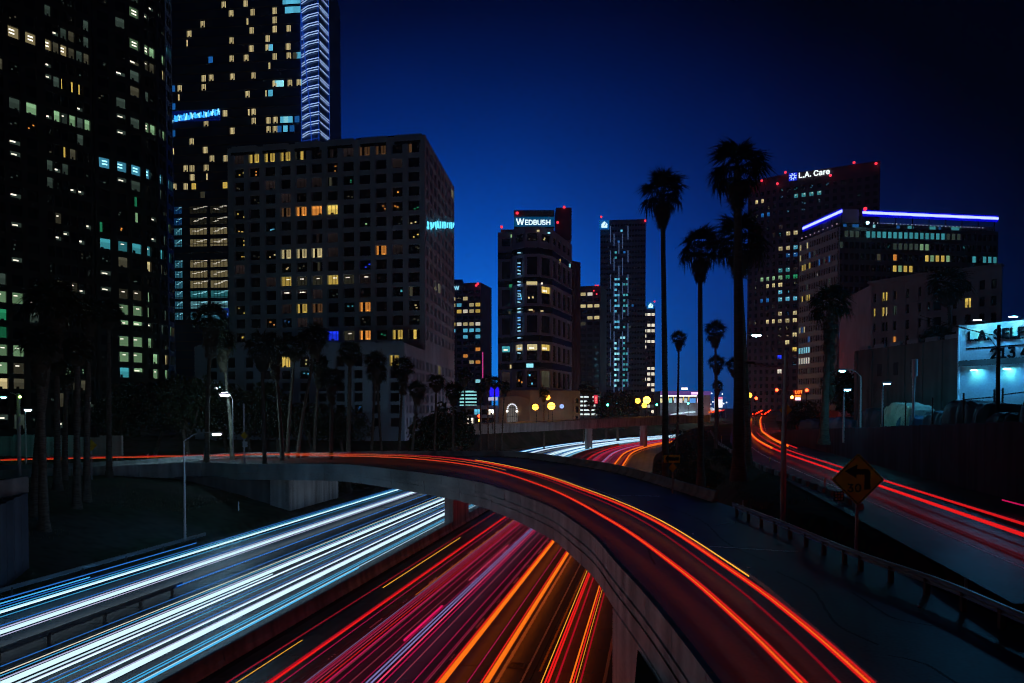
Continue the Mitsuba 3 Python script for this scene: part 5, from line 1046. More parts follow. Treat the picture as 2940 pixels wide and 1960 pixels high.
for P0, nm in ((TR, 'outer'), (TL, 'inner')):
    for o, z, c, r, kk in ((0, 0, 'orange', 0.04, 1.0), (0.09, 0.03, 'red', 0.035, 0.7), (-0.1, 0.03, 'red', 0.04, 0.6)):
        streak('ramp_light_streak', f'{"bright orange core" if c == "orange" else "red left rim" if o > 0 else "red right rim"} of the {nm} tail light streak on the ramp bridge', 'streaks on the ramp bridge', side(P0, o, z), r, c, kk, 0.5)
streak('ramp_light_streak', 'thin yellow indicator streak on the outer edge of the ramp traffic', None, side(TR, -0.22, 0.12)[8:52], 0.03, 'amber', 1.1, 0.2)
streak('ramp_light_streak', 'faint dark red streak between the two bright streaks on the ramp', None, side(TR, 0.75, 0.05), 0.04, 'dred', 0.5, 0.2)
streak('ramp_light_streak', 'thin second orange streak just inside the bright streaks along the ramp bend', None, side(TL, -0.4, 0.25)[40:80], 0.022, 'orange', 0.9, 0.2)
lab = 'tail light streak winding along the side road'
RC0 = RC; cutn = next(i for i in range(len(RC)) if RC[i, :2] @ EU > 33)
for i, (o, z, c, r, kk, a, b) in enumerate(((0.72, 0.75, 'orange', 0.17, 1.0, 22, 64), (0.72, 0.75, 'red', 0.10, 0.75, 0, 24), (-0.78, 0.78, 'red', 0.08, 0.6, 0, 30), (-0.78, 0.78, 'dred', 0.09, 0.8, 30, 44), (0.45, 0.7, 'red', 0.07, 0.7, 0, 60), (-2.4, 0.75, 'orange', 0.2, 1.0, 24, 68), (-2.75, 0.8, 'red', 0.09, 0.7, 22, 68), (1.05, 0.75, 'red', 0.07, 0.7, 22, 60))):
    streak('side_road_streak', ['thick orange inner bend', 'bright red near half', 'bright red right hand', 'dark red middle', 'long thin red', 'thick orange right hand bend', 'thin red rightmost bend', 'thin red leftmost bend'][i] + ' ' + lab, 'streaks on the side road', off(o, z)[max(a, cutn):b], r, c, kk, 0.5)
streak('side_road_streak', 'single thin pink streak along the far lane of the side road at the right edge', None, off(-4.2, 0.8)[1:7], 0.05, 'mag', 0.8, 0.2)
# traffic on the street beyond the far bridge
for i in range(9):
    a, b = P(1925 + i * 6, 1190 - i * 0.9, 440), P(2035 + i * 5, 1168 + i * 1.2, 620); streak('street_light_streak', 'white headlight streak on the far street behind the bridge', 'white streaks on the far street', [a, (a + b) / 2 + [0, 0, -0.15], b], 0.28, 'white' if i % 3 else 'lav', 1.2, 0.1)
for i in range(4):
    a, b = P(2034 + i * 5, 1184, 450), P(2044 + i * 12, 1176, 540); streak('street_light_streak', 'red tail light streak on the far street behind the bridge', 'red streaks on the far street', [a, (a + b) / 2, b], 0.3, 'red' if i % 2 else 'orange', 1.0, 0.1)

# ---------------------------------------------------------------- street lamps and signals
def lamp(name, label, head, base_px, Y, zg, col, power, arm=1.6, vis=1.0, pole='galvanised', group=None, size=(0.5, 0.25), w=1.2):
    """a pole with one arm; head: pixel of the lamp, base_px: pixel column of the pole"""
    k = thing(name, label, 'street lamp', group); h = P(*head, Y); x = P(base_px, 1174.3, Y)[0]
    pts = [[x, Y, zg], [x, Y, h[2] - 1.0]] ; part(k, 'pole', tube([[x, Y, zg - 0.3], [x, Y, (zg + h[2]) / 2], [x, Y, h[2] - 0.7]], [0.14, 0.11, 0.08], 10), pole, 40)
    part(k, 'arm', tube(spline([[x, Y, h[2] - 0.75], [x + (h[0] - x) * 0.4, Y, h[2] + 0.1], [h[0], Y, h[2] + 0.15]], 8), 0.05, 6), pole, 40)
    part(k, 'head', box(h[0] - size[0] * 1.1, Y - size[1], h[2] + 0.06, h[0] + size[0] * 1.1, Y + size[1], h[2] + 0.24), pole)
    part(k, 'bulb', trimesh.creation.icosphere(1, 1.0).apply_scale([size[0], size[1], (1.0 if size[0] > 0.9 else 0.7) * size[1]]).apply_translation([h[0], Y, h[2] - 0.02]), 'black', emission=emit(col, power, w))
    return k
lamp('street_lamp', 'long armed street lamp reaching out from behind the tallest palm trunk', (2172, 962), 2112, 86, 8.0, (0.2, 0.7, 1.0), 60, w=4, pole='iron')
cool = (0.55, 0.95, 0.9); sod = (1.0, 0.55, 0.12)
lamp('street_lamp', 'bright green white street lamp on a leaning pole between the dark trees at left', (645, 1132), 668, 133, 8.0, (0.42, 0.80, 1.0), 210, w=6, size=(0.8, 0.55))
lamp('street_lamp', 'small dimmer street lamp just above the bright green white one', (623, 1113), 600, 190, 8.4, cool, 40)
lamp('street_lamp', 'cyan street lamp at the far left edge behind the green pole', (10, 1140), -22, 140, 8.0, (0.1, 0.8, 0.8), 60)
lamp('street_lamp', 'cyan street lamp right of the green pole at far left', (80, 1177), 72, 118, 7.4, (0.2, 0.9, 0.85), 70)
lamp('street_lamp', 'tall blue lit street lamp standing on the left bank below the ramp', (622, 1246), 527, 87, 1.4, (0.1, 0.5, 1.0), 220, w=4)
k = thing('green_lit_pole', 'tall green lit utility pole at the far left behind the dark palms', 'pole'); a = P(52, 1128, 105); part(k, 'shaft', tube([[a[0], 105, 6.5], [a[0], 105, a[2]]], 0.22, 10), 'galvanised', 40); part(k, 'arm', tube([[a[0], 105, a[2] - 0.3], [a[0] - 1.0, 105, a[2] + 0.1]], 0.06, 6), 'galvanised')
part(k, 'lamp', BALL, 'black', emission=emit((0.35, 1.0, 0.1), 24, 0.5), to_world=T().translate([a[0] + 0.9, 103.9, a[2] - 0.5]).scale(0.16))
k = thing('white_sign_pole', 'thin bright pole carrying two small signs right of the bright street lamp', 'pole'); a = P(700, 1158, 118); part(k, 'shaft', tube([[a[0], 118, 6.5], [a[0], 118, a[2]]], 0.13, 8), 'white_paint', 40)
c = P(702, 1250, 117.8); part(k, 'diamond_sign', MB().add(np.array([[c[0] + x, 117.7 + y, c[2] + z] for x, z in ((0, .55), (.55, 0), (0, -.55), (-.55, 0)) for y in (0, .05)]), [[0, 2, 4], [0, 4, 6], [1, 5, 3], [1, 7, 5], [0, 1, 2], [1, 3, 2], [2, 3, 4], [3, 5, 4], [4, 5, 6], [5, 7, 6], [6, 7, 0], [7, 1, 0]]).out(), 'yellow_paint')
c = P(704, 1275, 117.8); part(k, 'route_sign', box(c[0] - .35, 117.7, c[2] - .4, c[0] + .35, 117.75, c[2] + .4), 'white_paint')
for i, (x, y, Y, pw, lb) in enumerate(((1537, 1168, 285, 60, 'orange street lamp on the far bridge in front of the arched podium'), (1583, 1165, 288, 120, 'bright orange street lamp on the far bridge right of the arched podium'), (1857, 1148, 330, 170, 'brightest orange street lamp, on the far bridge below the thin lit tower'), (1831, 1150, 322, 50, 'small orange street lamp just left of the brightest one on the far bridge'),
      (1850, 1163, 326, 50, 'low orange street lamp just under the brightest one on the far bridge'), (2136, 1130, 330, 140, 'bright orange street lamp right of the largest palm trunk'), (2152, 1134, 330, 40, 'small orange street lamp beside the one near the largest palm trunk'), (1572, 1140, 300, 40, 'small orange street lamp above the far bridge in front of the striped tower'))):
    lamp('sodium_lamp', lb, (x, y), x + 3, Y, 8.5, (1.0, 0.36, 0.03), 4 + pw * 0.055, size=(0.9 + pw / 260, 0.9 + pw / 260), pole='iron', w=1.0)
for x, y, Y, zg, bx, lb in ((2418, 1065, 112, 11, 2471, 'teal lit street lamp with a curved arm before the blank wall building'), (2433, 1119, 105, 11, 2422, 'short lamp post with a flat head behind the tents, the smaller one'), (2546, 1101, 100, 11.5, 2533, 'short lamp post with a flat head beside the blank wall, the taller one')):
    lamp('cyan_lamp', lb, (x, y), bx, Y, zg, (0.12, 0.75, 1.0), 50, size=(0.45, 0.2), w=2)
k = thing('drum_topped_post', 'tall pale post topped by an upright white drum before the blank wall building', 'post'); a = P(2627, 1030, 96)
part(k, 'shaft', tube([[a[0] - 0.15, 96, 11], [a[0] - 0.1, 96, P(2627, 1079, 96)[2]]], 0.16, 10), 'white_paint', 40); mm = trimesh.creation.cylinder(0.33, 2.0, sections=18); mm.apply_translation([a[0], 96, P(2627, 1055, 96)[2]]); part(k, 'drum', mm, 'white_paint', 40)
def signal(name, label, x, y, Y, zg, col, arm=0.0, power=14):
    k = thing(name, label, 'traffic light'); h = P(x, y, Y); px = h[0] + arm
    part(k, 'pole', tube([[px, Y, zg], [px, Y, h[2] + 0.3]], 0.12, 8), 'iron', 40)
    if arm: part(k, 'mast_arm', tube([[px, Y, h[2] - 0.2], [h[0], Y, h[2] + 0.2]], 0.09, 6), 'galvanised')
    part(k, 'housing', box(h[0] - 0.25, Y, h[2] - 0.75, h[0] + 0.25, Y + 0.3, h[2] + 0.4), 'black')
    part(k, 'lens', BALL, 'black', emission=emit(col, power, 0.8), to_world=T().translate([h[0], Y - 0.05, h[2]]).scale([0.5, 0.25, 0.5]))
RED, GRN = (1.0, 0.008, 0.002), (0.03, 1.0, 0.35)
signal('traffic_light', 'red traffic light on a mast arm over the queue, the upper one', 2230, 1119, 255, 9, RED, 5.0, 75)
signal('traffic_light', 'red traffic light low at the left of the traffic queue', 2171, 1143, 260, 9, RED, 0, 75)
signal('traffic_light', 'red traffic light at the right beside the neon sign', 2316, 1120, 240, 9, RED, 0, 70)
signal('traffic_light', 'orange red traffic light left of the neon sign post', 2274, 1140, 250, 9, (1, 0.12, 0.02), 0, 40)
signal('traffic_light', 'red traffic light among palms left of the arched podium', 1376, 1194, 250, 8.5, RED, 0, 40)
signal('traffic_light', 'orange traffic light under the red one left of the arched podium', 1377, 1206, 251, 8.5, (1, 0.3, 0.02), 0, 30)
signal('traffic_light', 'green traffic light before the parking deck right of the striped tower', 1745, 1162, 330, 9, GRN, 0, 30)
signal('traffic_light', 'green traffic light right of the brightest orange lamp', 1886, 1162, 350, 9.5, GRN, 0, 26)
signal('traffic_light', 'green traffic light in front of the mall building posters', 1976, 1158, 380, 10, GRN, 0, 26)
k = thing('white_globe_lamp', 'white globe lamp between the palms left of the arched podium', 'street lamp'); p = P(1414, 1182, 262); part(k, 'pole', tube([[p[0], 262, 8.4], [p[0], 262, p[2]]], 0.1, 8), 'iron'); part(k, 'globe', BALL, 'black', emission=emit((0.8, 1.0, 0.95), 16, 0.8), to_world=T().translate(p.tolist()).scale(0.42))
k = thing('neon_pole_sign', 'tall pole sign with red neon lettering over a white panel at the right', 'sign'); p = P(2290, 1133, 246); part(k, 'post', tube([[p[0], 246, 8.4], [p[0], 246, p[2] + 1.6]], 0.14, 8), 'iron')
part(k, 'neon_lettering', Plane([p[0] - 1, 245.7], [p[0] + 1, 245.7]).text(0.05, p[2] + 0.4, 0, 0.85, 'LOT'), 'black', emission=emit((1, 0.25, 0.03), 2.2)); part(k, 'neon_bar', box(p[0] - 0.9, 245.7, p[2] - 0.5, p[0] + 0.95, 245.8, p[2] - 0.15), 'black', emission=emit((1, 0.3, 0.03), 2.0)); part(k, 'panel', box(p[0] - 0.8, 245.7, p[2] - 1.6, p[0] + 0.8, 245.8, p[2] - 0.75), 'black', emission=emit((0.9, 0.8, 1.0), 1.6))
part(k, 'backing', box(p[0] - 1.2, 245.9, p[2] - 1.8, p[0] + 1.2, 246.2, p[2] + 1.5), 'red_paint')
k = thing('red_vertical_sign', 'tall narrow red illuminated sign between palms right of the striped tower', 'sign'); p = P(1711, 1146, 385); part(k, 'panel', box(p[0] - 0.9, 385, p[2] - 2.0, p[0] + 0.9, 385.3, p[2] + 2.0), 'black', emission=emit((0.75, 0.02, 0.05), 1.0)); part(k, 'post', box(p[0] - 0.2, 385.32, 8.5, p[0] + 0.2, 385.6, p[2] + 2), 'iron')
for i in range(4): part(k, 'bright_letter', box(p[0] - 0.22, 384.8, p[2] - 1.6 + i * 0.8, p[0] + 0.22, 384.95, p[2] - 1.15 + i * 0.8), 'black', emission=emit((1, 0.5, 0.4), 1.3))
k = thing('blue_billboard', 'bright blue billboard over a white one left of the arched podium', 'billboard'); p = P(1419, 1124, 300); part(k, 'blue_panel', box(p[0] - 1.7, 300, p[2] - 1.8, p[0] + 1.8, 300.3, p[2] + 1.8), 'black', emission=emit((0.02, 0.01, 1.0), 1.0)); part(k, 'white_panel', box(p[0] - 2.2, 300, p[2] - 3.2, p[0] + 1.2, 300.3, p[2] - 2.0), 'black', emission=emit((0.5, 0.5, 0.75), 0.9)); part(k, 'post', box(p[0] - 0.3, 300.4, 8.4, p[0] + 0.3, 300.8, p[2]), 'iron')
k = thing('pink_light_mast', 'thin upright mast glowing pink beside the small dark tower', 'mast'); p = P(1386, 1010, 420); part(k, 'tube', tube([[p[0], 420, P(0, 1085, 420)[2]], [p[0], 420, p[2]]], 0.22, 6), 'black', emission=emit((0.8, 0.05, 0.3), 1.0)); part(k, 'base_pole', tube([[p[0], 420, 8.4], [p[0], 420, P(0, 1085, 420)[2]]], 0.2, 6), 'iron')

# ---------------------------------------------------------------- palms, trees, bushes
def frond_mesh(seed, fingers=13, droop=0.25):
    r = random.Random(seed); v, f = [], []
    def tri(a, b, c): n = len(v); v.extend([a, b, c]); f.append([n, n + 1, n + 2])
    w = 0.014
    tri((0, -w, 0), (0.46, 0, 0.015), (0, w, 0)); tri((0, 0, -w), (0.46, 0, 0.015), (0, 0, w))
    for i in range(fingers):
        a = math.radians(-82 + 164 * i / (fingers - 1)) + r.uniform(-.04, .04); L = (0.50 + 0.08 * math.cos(a)) * r.uniform(0.72, 1.12)
        d = np.array([math.cos(a), math.sin(a), 0]); s = np.array([-d[1], d[0], 0]); c0 = np.array([0.44, 0, 0.015])
        m1 = c0 + d * L * 0.55 + [0, 0, -droop * 0.22 * L]; tip = c0 + d * L * 0.98 + [0, 0, -droop * L * (0.8 + 0.6 * abs(math.sin(a)))]
        wd = 0.034
        tri(c0, m1 + s * wd + [0, 0, -.012], m1 + [0, 0, .012]); tri(c0, m1 + [0, 0, .012], m1 - s * wd + [0, 0, -.012])
        tri(m1 + s * wd, tip, m1); tri(m1, tip, m1 - s * wd)
    return np.array(v, float), np.array(f)
FR = [frond_mesh(i, 13, 0.3 + 0.2 * i) for i in range(4)]
FRP = [mikit.ply(x, 'leaf') for x in FR]
scene['leaf2'] = {'type': 'twosided', 'bsdf': scene['leaf']['bsdf']}


def frond_M(c, az, el, L, roll=0.0):
    return (T().translate([float(x) for x in c]) @ T().rotate([0, 0, 1], math.degrees(az)) @ T().rotate([0, 1, 0], -math.degrees(el)) @ T().rotate([1, 0, 0], math.degrees(roll)) @ T().scale(L))
def crown_set(seed, n, skirt_n, skirt_len, R):
    """(matrix, dead) of each frond, around the head at the origin"""
    r = random.Random(seed); out = []
    for i in range(n):
        t = (i + 0.5) / n; az = i * 2.39996 + r.uniform(-.2, .2); el = math.radians(78 - 105 * t + r.uniform(-16, 16))
        out.append((frond_M([0.08 * math.cos(az), 0.08 * math.sin(az), 0.3 * (1 - t) * R * .5], az, el, R * r.uniform(0.72, 1.12), r.uniform(-.35, .35)), False, i % 4))
    for i in range(skirt_n):
        t = (i + 0.5) / skirt_n; az = i * 2.39996 + r.uniform(-.3, .3); el = math.radians(-58 - 28 * t + r.uniform(-6, 6))
        out.append((frond_M([0.2 * math.cos(az), 0.2 * math.sin(az), -skirt_len * t], az, el, R * r.uniform(0.55, 0.85) * (1 - 0.4 * t), r.uniform(-.4, .4)), True, i % 4))
    return out
def merged(fs, dead):
    m = MB()
    for M, d, j in fs:
        if d == dead: A = np.array(M.matrix, float).reshape(4, 4); m.add(FR[j][0] @ A[:3, :3].T + A[:3, 3], FR[j][1])
    return m.out()
VAR = [crown_set(s, 46, 40, sl, 1.0) for s, sl in ((1, 0.9), (2, 1.6), (3, 0.5))]
VCR = [mikit.ply(merged(x, False), 'leaf') for x in VAR]; VSK = [mikit.ply(merged(x, True), 'dead_leaf') for x in VAR]


def palm(label, base_px, head, Y, R, tr=0.28, var=0, big=False, skirt=None, lean=0.0, group=None, zb=None, name='palm_tree'):
    k = thing(name, label, 'palm tree', group); h = P(*head, Y); x0 = P(base_px, 1250, Y)[0]; zg = float(ground_z(x0, Y)) if zb is None else zb
    pts = spline([[x0, Y, zg - 0.3], [x0 + (h[0] - x0) * 0.25 + lean, Y, zg + (h[2] - zg) * 0.35], [x0 + (h[0] - x0) * 0.75 + lean * .5, Y, zg + (h[2] - zg) * 0.75], [h[0], Y, h[2]]], 14)
    rr = tr * np.interp(np.linspace(0, 1, 14), [0, 0.06, 0.3, 1], [1.9, 1.3, 1.0, 0.72])
    part(k, 'trunk', tube(pts, rr, 10), 'trunk', 50)
    if big:
        for M, dead, j in crown_set(var + 10, 46, 44, skirt or 1.6, R):
            part(k, 'dead_frond' if dead else 'frond', FRP[j], 'dead_leaf' if dead else 'leaf', to_world=T().translate(h.tolist()) @ M)
    else:
        rz = T().translate(h.tolist()) @ T().rotate([0, 0, 1], (base_px * 37) % 360) @ T().scale([R, R, R])
        part(k, 'crown', VCR[var], 'leaf', to_world=rz); part(k, 'dead_skirt', VSK[var], 'dead_leaf', to_world=rz)
    return k
palm('tallest dark palm with a thick trunk just left of the maroon office tower', 2122, (2118, 490), 80, 3.4, 0.48, 0, True, 3.0, zb=8.3)
palm('tall slender dark palm right of the slim light line tower', 1912, (1903, 560), 92, 3.1, 0.33, 1, True, 2.6, zb=5.0)
palm('dark palm of middle height between the slender palm and the tallest one', 2013, (2010, 720), 88, 2.9, 0.30, 2, True, 2.6, zb=7.0)
palm('dark palm crown hanging lower behind the trunk of the tallest palm', 2150, (2122, 700), 97, 4.0, 0.33, 3, True, 3.0, zb=8.3)
for b, hd, Y, R, lb in ((1944, (1949, 975), 150, 1.7, 'small palm standing alone between the two tall slender trunks'), (2056, (2054, 955), 130, 2.0, 'small palm below the middle crown, the higher of two stacked crowns'), (2060, (2058, 1045), 175, 2.0, 'small palm lower of the two stacked crowns left of the tallest trunk'), (2112, (2108, 1050), 170, 2.0, 'small palm half hidden behind the tallest trunk'), (2062, (2060, 1110), 240, 2.0, 'farthest tiny palm over the distant street')):
    palm(lb, b, hd, Y, R, 0.22, 0)
for b, hd, Y, R, tr, v, lb in ((95, (150, 880), 84, 3.0, 0.42, 1, 'biggest dark palm of the left cluster with a forked looking trunk'), (122, (112, 990), 80, 2.2, 0.40, 1, 'dark palm with a thick ragged trunk near the left edge'), (163, (163, 1040), 98, 1.8, 0.38, 2, 'left cluster palm with a speckled lit trunk'), (184, (190, 1075), 104, 1.7, 0.34, 0, 'thin palm just right of the speckled trunk'), (218, (222, 1010), 90, 1.9, 0.36, 2, 'dark straight palm trunk in the middle of the left cluster'),
      (246, (256, 905), 94, 2.0, 0.34, 0, 'palm at the right of the left cluster before the lit lower floors'), (312, (312, 905), 110, 2.2, 0.33, 2, 'lone palm with pale trunk right of the left cluster'), (592, (604, 920), 130, 3.2, 0.35, 1, 'bushy dark palm beside the foot of the glass tower'), (668, (640, 985), 138, 2.6, 0.3, 1, 'dark palm beside the bright green white street lamp'), (760, (752, 1000), 118, 2.7, 0.3, 0, 'dark palm left of the ramp bridge abutment'),
      (812, (790, 1010), 135, 2.5, 0.32, 1, 'palm with long pale curved trunk left of the grid building wing'), (823, (845, 1000), 140, 2.6, 0.3, 2, 'palm twin of the long pale curved trunk'), (850, (905, 975), 142, 2.8, 0.3, 0, 'palm leaning right before the grid building wing'), (900, (915, 1050), 150, 2.2, 0.28, 1, 'short palm under the leaning one'), (950, (952, 1090), 132, 2.2, 0.35, 1, 'shaggy palm before the cyan lit ground floor'),
      (998, (1005, 1015), 146, 2.5, 0.42, 2, 'thick trunked palm before the middle of the wing'), (1064, (1078, 1045), 150, 2.4, 0.26, 0, 'slim palm right of the thick trunked palm'), (1098, (1082, 1075), 152, 2.2, 0.26, 2, 'second slim palm right of the thick trunked palm'), (1142, (1156, 1060), 155, 2.6, 0.28, 1, 'palm before the corner of the wing'), (1176, (1197, 1125), 150, 2.1, 0.26, 0, 'palm at the purple side of the wing, nearer the corner'),
      (1244, (1253, 1100), 160, 2.0, 0.26, 2, 'palm in the middle of the purple side of the wing'), (1300, (1302, 1125), 150, 2.1, 0.26, 0, 'palm at the far end of the purple side wall'), (1335, (1334, 1082), 240, 2.4, 0.26, 0, 'palm before the left parking deck'), (1402, (1400, 1096), 255, 2.3, 0.25, 0, 'palm beside the blue billboard, left one'), (1421, (1420, 1098), 257, 2.2, 0.25, 2, 'palm beside the blue billboard, right one'), (1380, (1379, 1118), 245, 2.2, 0.25, 1, 'palm beside the red and orange lights left of the podium'),
      (1440, (1448, 1112), 262, 2.3, 0.25, 0, 'palm touching the left edge of the striped tower'), (1562, (1562, 1130), 295, 2.4, 0.25, 0, 'palm before the foot of the striped tower'), (1675, (1675, 1118), 350, 2.6, 0.25, 2, 'palm left of the red vertical sign'), (1697, (1696, 1124), 352, 2.6, 0.25, 0, 'palm just beside the red vertical sign'), (1694, (1694, 1160), 345, 2.2, 0.25, 0, 'low palm under the red vertical sign')):
    palm(lb, b, hd, Y, R, tr, v)
# palm with a full skirt of dead leaves on the right
palm('old palm wearing a long shaggy skirt of dead leaves by the blank wall', 2365, (2385, 880), 112, 3.4, 0.5, 4, True, 12.0, zb=10.5)
palm('dark palm in front of the old apartment house, left one', 2690, (2690, 985), 125, 3.0, 0.3, 1); palm('dark palm in front of the old apartment house, right one', 2740, (2722, 825), 128, 3.3, 0.3, 2)


def foliage(blobs, n, size, seed):
    """leaf-sized quads through the volume of some blobs (x, y, z, rx, ry, rz)"""
    r = np.random.default_rng(seed); V, F = [], []
    bl = np.array(blobs, float); pick = r.choice(len(bl), n, p=(bl[:, 3] * bl[:, 5]) / (bl[:, 3] * bl[:, 5]).sum())
    d = r.normal(size=(n, 3)); d /= np.linalg.norm(d, axis=1, keepdims=True); rad = r.uniform(0.35, 1, (n, 1)) ** 0.5
    c = bl[pick, :3] + d * rad * bl[pick, 3:]
    keep = meshkit.noise(c * (0.9 / max(1, bl[:, 3].max() / 2.5)), seed) > 0.36; c = c[keep]; m = len(c)
    a = r.normal(size=(m, 3)); a /= np.linalg.norm(a, axis=1, keepdims=True); b = np.cross(a, r.normal(size=(m, 3))); b /= np.linalg.norm(b, axis=1, keepdims=True)
    s = size * r.uniform(0.6, 1.3, (m, 1)); v = np.stack([c - a * s, c + b * s * 0.45, c + a * s, c - b * s * 0.45], 1).reshape(-1, 3)
    i = np.arange(m)[:, None] * 4
    return v, np.vstack([i + [0, 1, 2], i + [0, 2, 3]])
def tree(label, px, ytop, Y, w, zg=None, n=5200, seed=1, name='leafy_tree', cat='tree'):
    k = thing(name, label, cat); b = P(px, 1200, Y); x = b[0]; zg = float(ground_z(x, Y)) if zg is None else zg; zt = P(px, ytop, Y)[2]; h = zt - zg; r = random.Random(seed)
    bl = [(x + r.uniform(-.32, .32) * w, Y + r.uniform(-.3, .3) * w, zg + h * r.uniform(0.42, 0.8), w * r.uniform(.22, .36), w * r.uniform(.22, .36), h * r.uniform(.16, .28)) for _ in range(12)] + [(x, Y, zg + h * 0.62, w * .34, w * .34, h * .3)]
    m = MB().mesh(tube([[x, Y, zg - .3], [x + .1 * w * r.uniform(-1, 1), Y, zg + h * .35], [x, Y, zg + h * .6]], [h * .03, h * .022, h * .012], 8))
    part(k, 'trunk', m.out(), 'trunk', 50)
    for q in bl[:4]: part(k, 'limb', tube([[x, Y, zg + h * .32], [(x + q[0]) / 2, (Y + q[1]) / 2, zg + h * .45], list(q[:3])], [h * .016, h * .011, h * .005], 6), 'trunk', 50)
    part(k, 'crown', foliage(bl, n, max(0.22, h * 0.03), seed), 'leaf')
for lb, px, yt, Y, w in (('wide dark tree mass left of the bright street lamp', 440, 1085, 160, 19), ('dark tree before the foot of the glass tower', 545, 1075, 150, 13), ('dark rounded tree behind the left palm cluster', 345, 1110, 155, 14), ('dark tree under the palms beside the abutment', 720, 1090, 160, 14), ('dark tree before the left part of the grid building wing', 800, 1140, 165, 11), ('dark tree filling the gap between the palms before the wing', 900, 1150, 168, 12), ('dark tree behind the thick trunked palm', 985, 1165, 170, 11), ('dark broad tree right of the bright street lamp', 655, 1100, 165, 13), ('round dark tree at the purple corner of the wing', 1235, 1180, 165, 9), ('dark tree at the far end of the purple side wall', 1300, 1150, 200, 9), ('dark tree right of the green traffic light', 1775, 1110, 380, 17),
      ('dark tree behind the green traffic light', 1738, 1125, 390, 9), ('dark tree below the neon sign', 2310, 1150, 190, 8), ('dark tree behind the shaggy skirted palm', 2425, 1060, 140, 8), ('dark tree at the foot of the old apartment house', 2660, 960, 140, 9)):
    tree(lb, px, yt, Y, w, seed=px)
kb2 = 0
for u, v, w, h in [(96, 2, 4.5, 3.4), (104, 4, 5, 3.6), (92, 5.5, 4, 3), (112, 1.5, 4, 3.2), (118, 5, 5.5, 4), (128, 3, 5, 4), (138, 5, 6, 4), (150, 2.5, 5, 4), (160, 5, 6, 4.5), (175, 3.5, 6, 4.5), (190, 6, 7, 5), (205, 4, 7, 4), (100, 8, 3, 2), (122, 8.3, 3, 2)]:
    k = thing('bush', 'dark rounded bush on the bank between the freeway and the side road', 'bush', 'bushes on the right bank'); p = UV(u, v); z = float(ground_z(p[0], p[1])); r = random.Random(int(u))
    bl = [(p[0] + r.uniform(-.4, .4) * w, p[1] + r.uniform(-.4, .4) * w, z + h * r.uniform(.25, .6), w * .3, w * .3, h * .3) for _ in range(6)]
    solo(k, foliage(bl, 900, 0.22, int(u)), 'leaf')
for px, Y, w, h in ((1000, 150, 9, 2.2), (1080, 152, 9, 2.4), (1160, 152, 10, 2.6), (1215, 150, 8, 3), (920, 150, 8, 2), (1275, 175, 7, 3.5), (1345, 215, 7, 3.5)):
    k = thing('hedge', 'dark low shrub in front of the pale grid building', 'shrub', 'shrubs along the left street'); b = P(px, 1250, Y); z = float(ground_z(b[0], Y)); r = random.Random(px)
    bl = [(b[0] + r.uniform(-.5, .5) * w, Y + r.uniform(-1, 1), z + h * r.uniform(.3, .6), w * .22, 1.2, h * .4) for _ in range(7)]; solo(k, foliage(bl, 900, 0.25, px), 'leaf')
# weeds on the banks
r = np.random.default_rng(5); n = 26000
uu = r.uniform(35, 150, n); side2 = r.random(n) < 0.6; vv2 = np.where(side2, r.uniform(-80, -57, n), r.uniform(0.5, 11, n)); keep = side2 | (uu > 62)
pp = np.array([UV(a, b) for a, b in zip(uu[keep], vv2[keep])]); pp[:, 2] = ground_z(pp[:, 0], pp[:, 1]); m = len(pp); hh = r.uniform(.08, .4, m)[:, None] * (meshkit.noise(pp * [.3, .3, 0], 4) ** 2 * 1.8)[:, None]
an = r.uniform(0, 6.28, m); dx = np.stack([np.cos(an), np.sin(an), an * 0], 1) * 0.06; tip = pp + np.c_[r.normal(0, .12, (m, 2)), np.zeros(m)] + np.c_[np.zeros((m, 2)), hh[:, 0] + .05]
solo('weeds', (np.stack([pp - dx - [0, 0, .3], pp + dx - [0, 0, .3], tip], 1).reshape(-1, 3), np.arange(3 * m).reshape(-1, 3)), 'dry_grass'); labels['weeds'] = {'label': 'dry weeds and grass tufts scattered over the dark banks', 'category': 'weeds', 'kind': 'stuff'}

# ---------------------------------------------------------------- road signs, posts, poles
def plate(pl_c, w, h, t=0.02): return box(pl_c[0] - w / 2, pl_c[1], pl_c[2] - h / 2, pl_c[0] + w / 2, pl_c[1] + t, pl_c[2] + h / 2)
def diamond(c, h, y, t=0.02):
    m = trimesh.creation.extrude_polygon(Polygon([(0, h), (h, 0), (0, -h), (-h, 0)]).buffer(-h * .06).buffer(h * .06), t, engine='earcut'); v = np.asarray(m.vertices); o = trimesh.Trimesh(np.c_[v[:, 0] + c[0], y - v[:, 2], v[:, 1] + c[2]], m.faces, process=False)
    if o.volume < 0: o.invert()
    return o
def flat(shape, c, s, y):
    g = [trimesh.creation.extrude_polygon(q, 0.008, engine='earcut') for q in getattr(shape, 'geoms', [shape])]; m = trimesh.util.concatenate(g); v = np.asarray(m.vertices)
    o = trimesh.Trimesh(np.c_[c[0] + v[:, 0] * s, y - v[:, 2], c[2] + v[:, 1] * s], m.faces, process=False)
    if o.volume < 0: o.invert()
    return o
k = thing('turn_sign', 'large yellow diamond left turn sign with a bent arrow and the number 30', 'road sign'); Y = 39.3; c = P(2463, 1376, Y); hf = 1.27; s = hf / 77.0
part(k, 'plate', diamond(c, hf, Y), 'yellow_paint')
D = Polygon([(0, 1), (1, 0), (0, -1), (-1, 0)])
part(k, 'border', flat(D.buffer(-0.03).difference(D.buffer(-0.065)), c, hf, Y - 0.021), 'black')
q = lambda x, y: ((2300 + x / 3.92 - 2463) * s / hf, -(1250 + y / 3.92 - 1376) * s / hf)
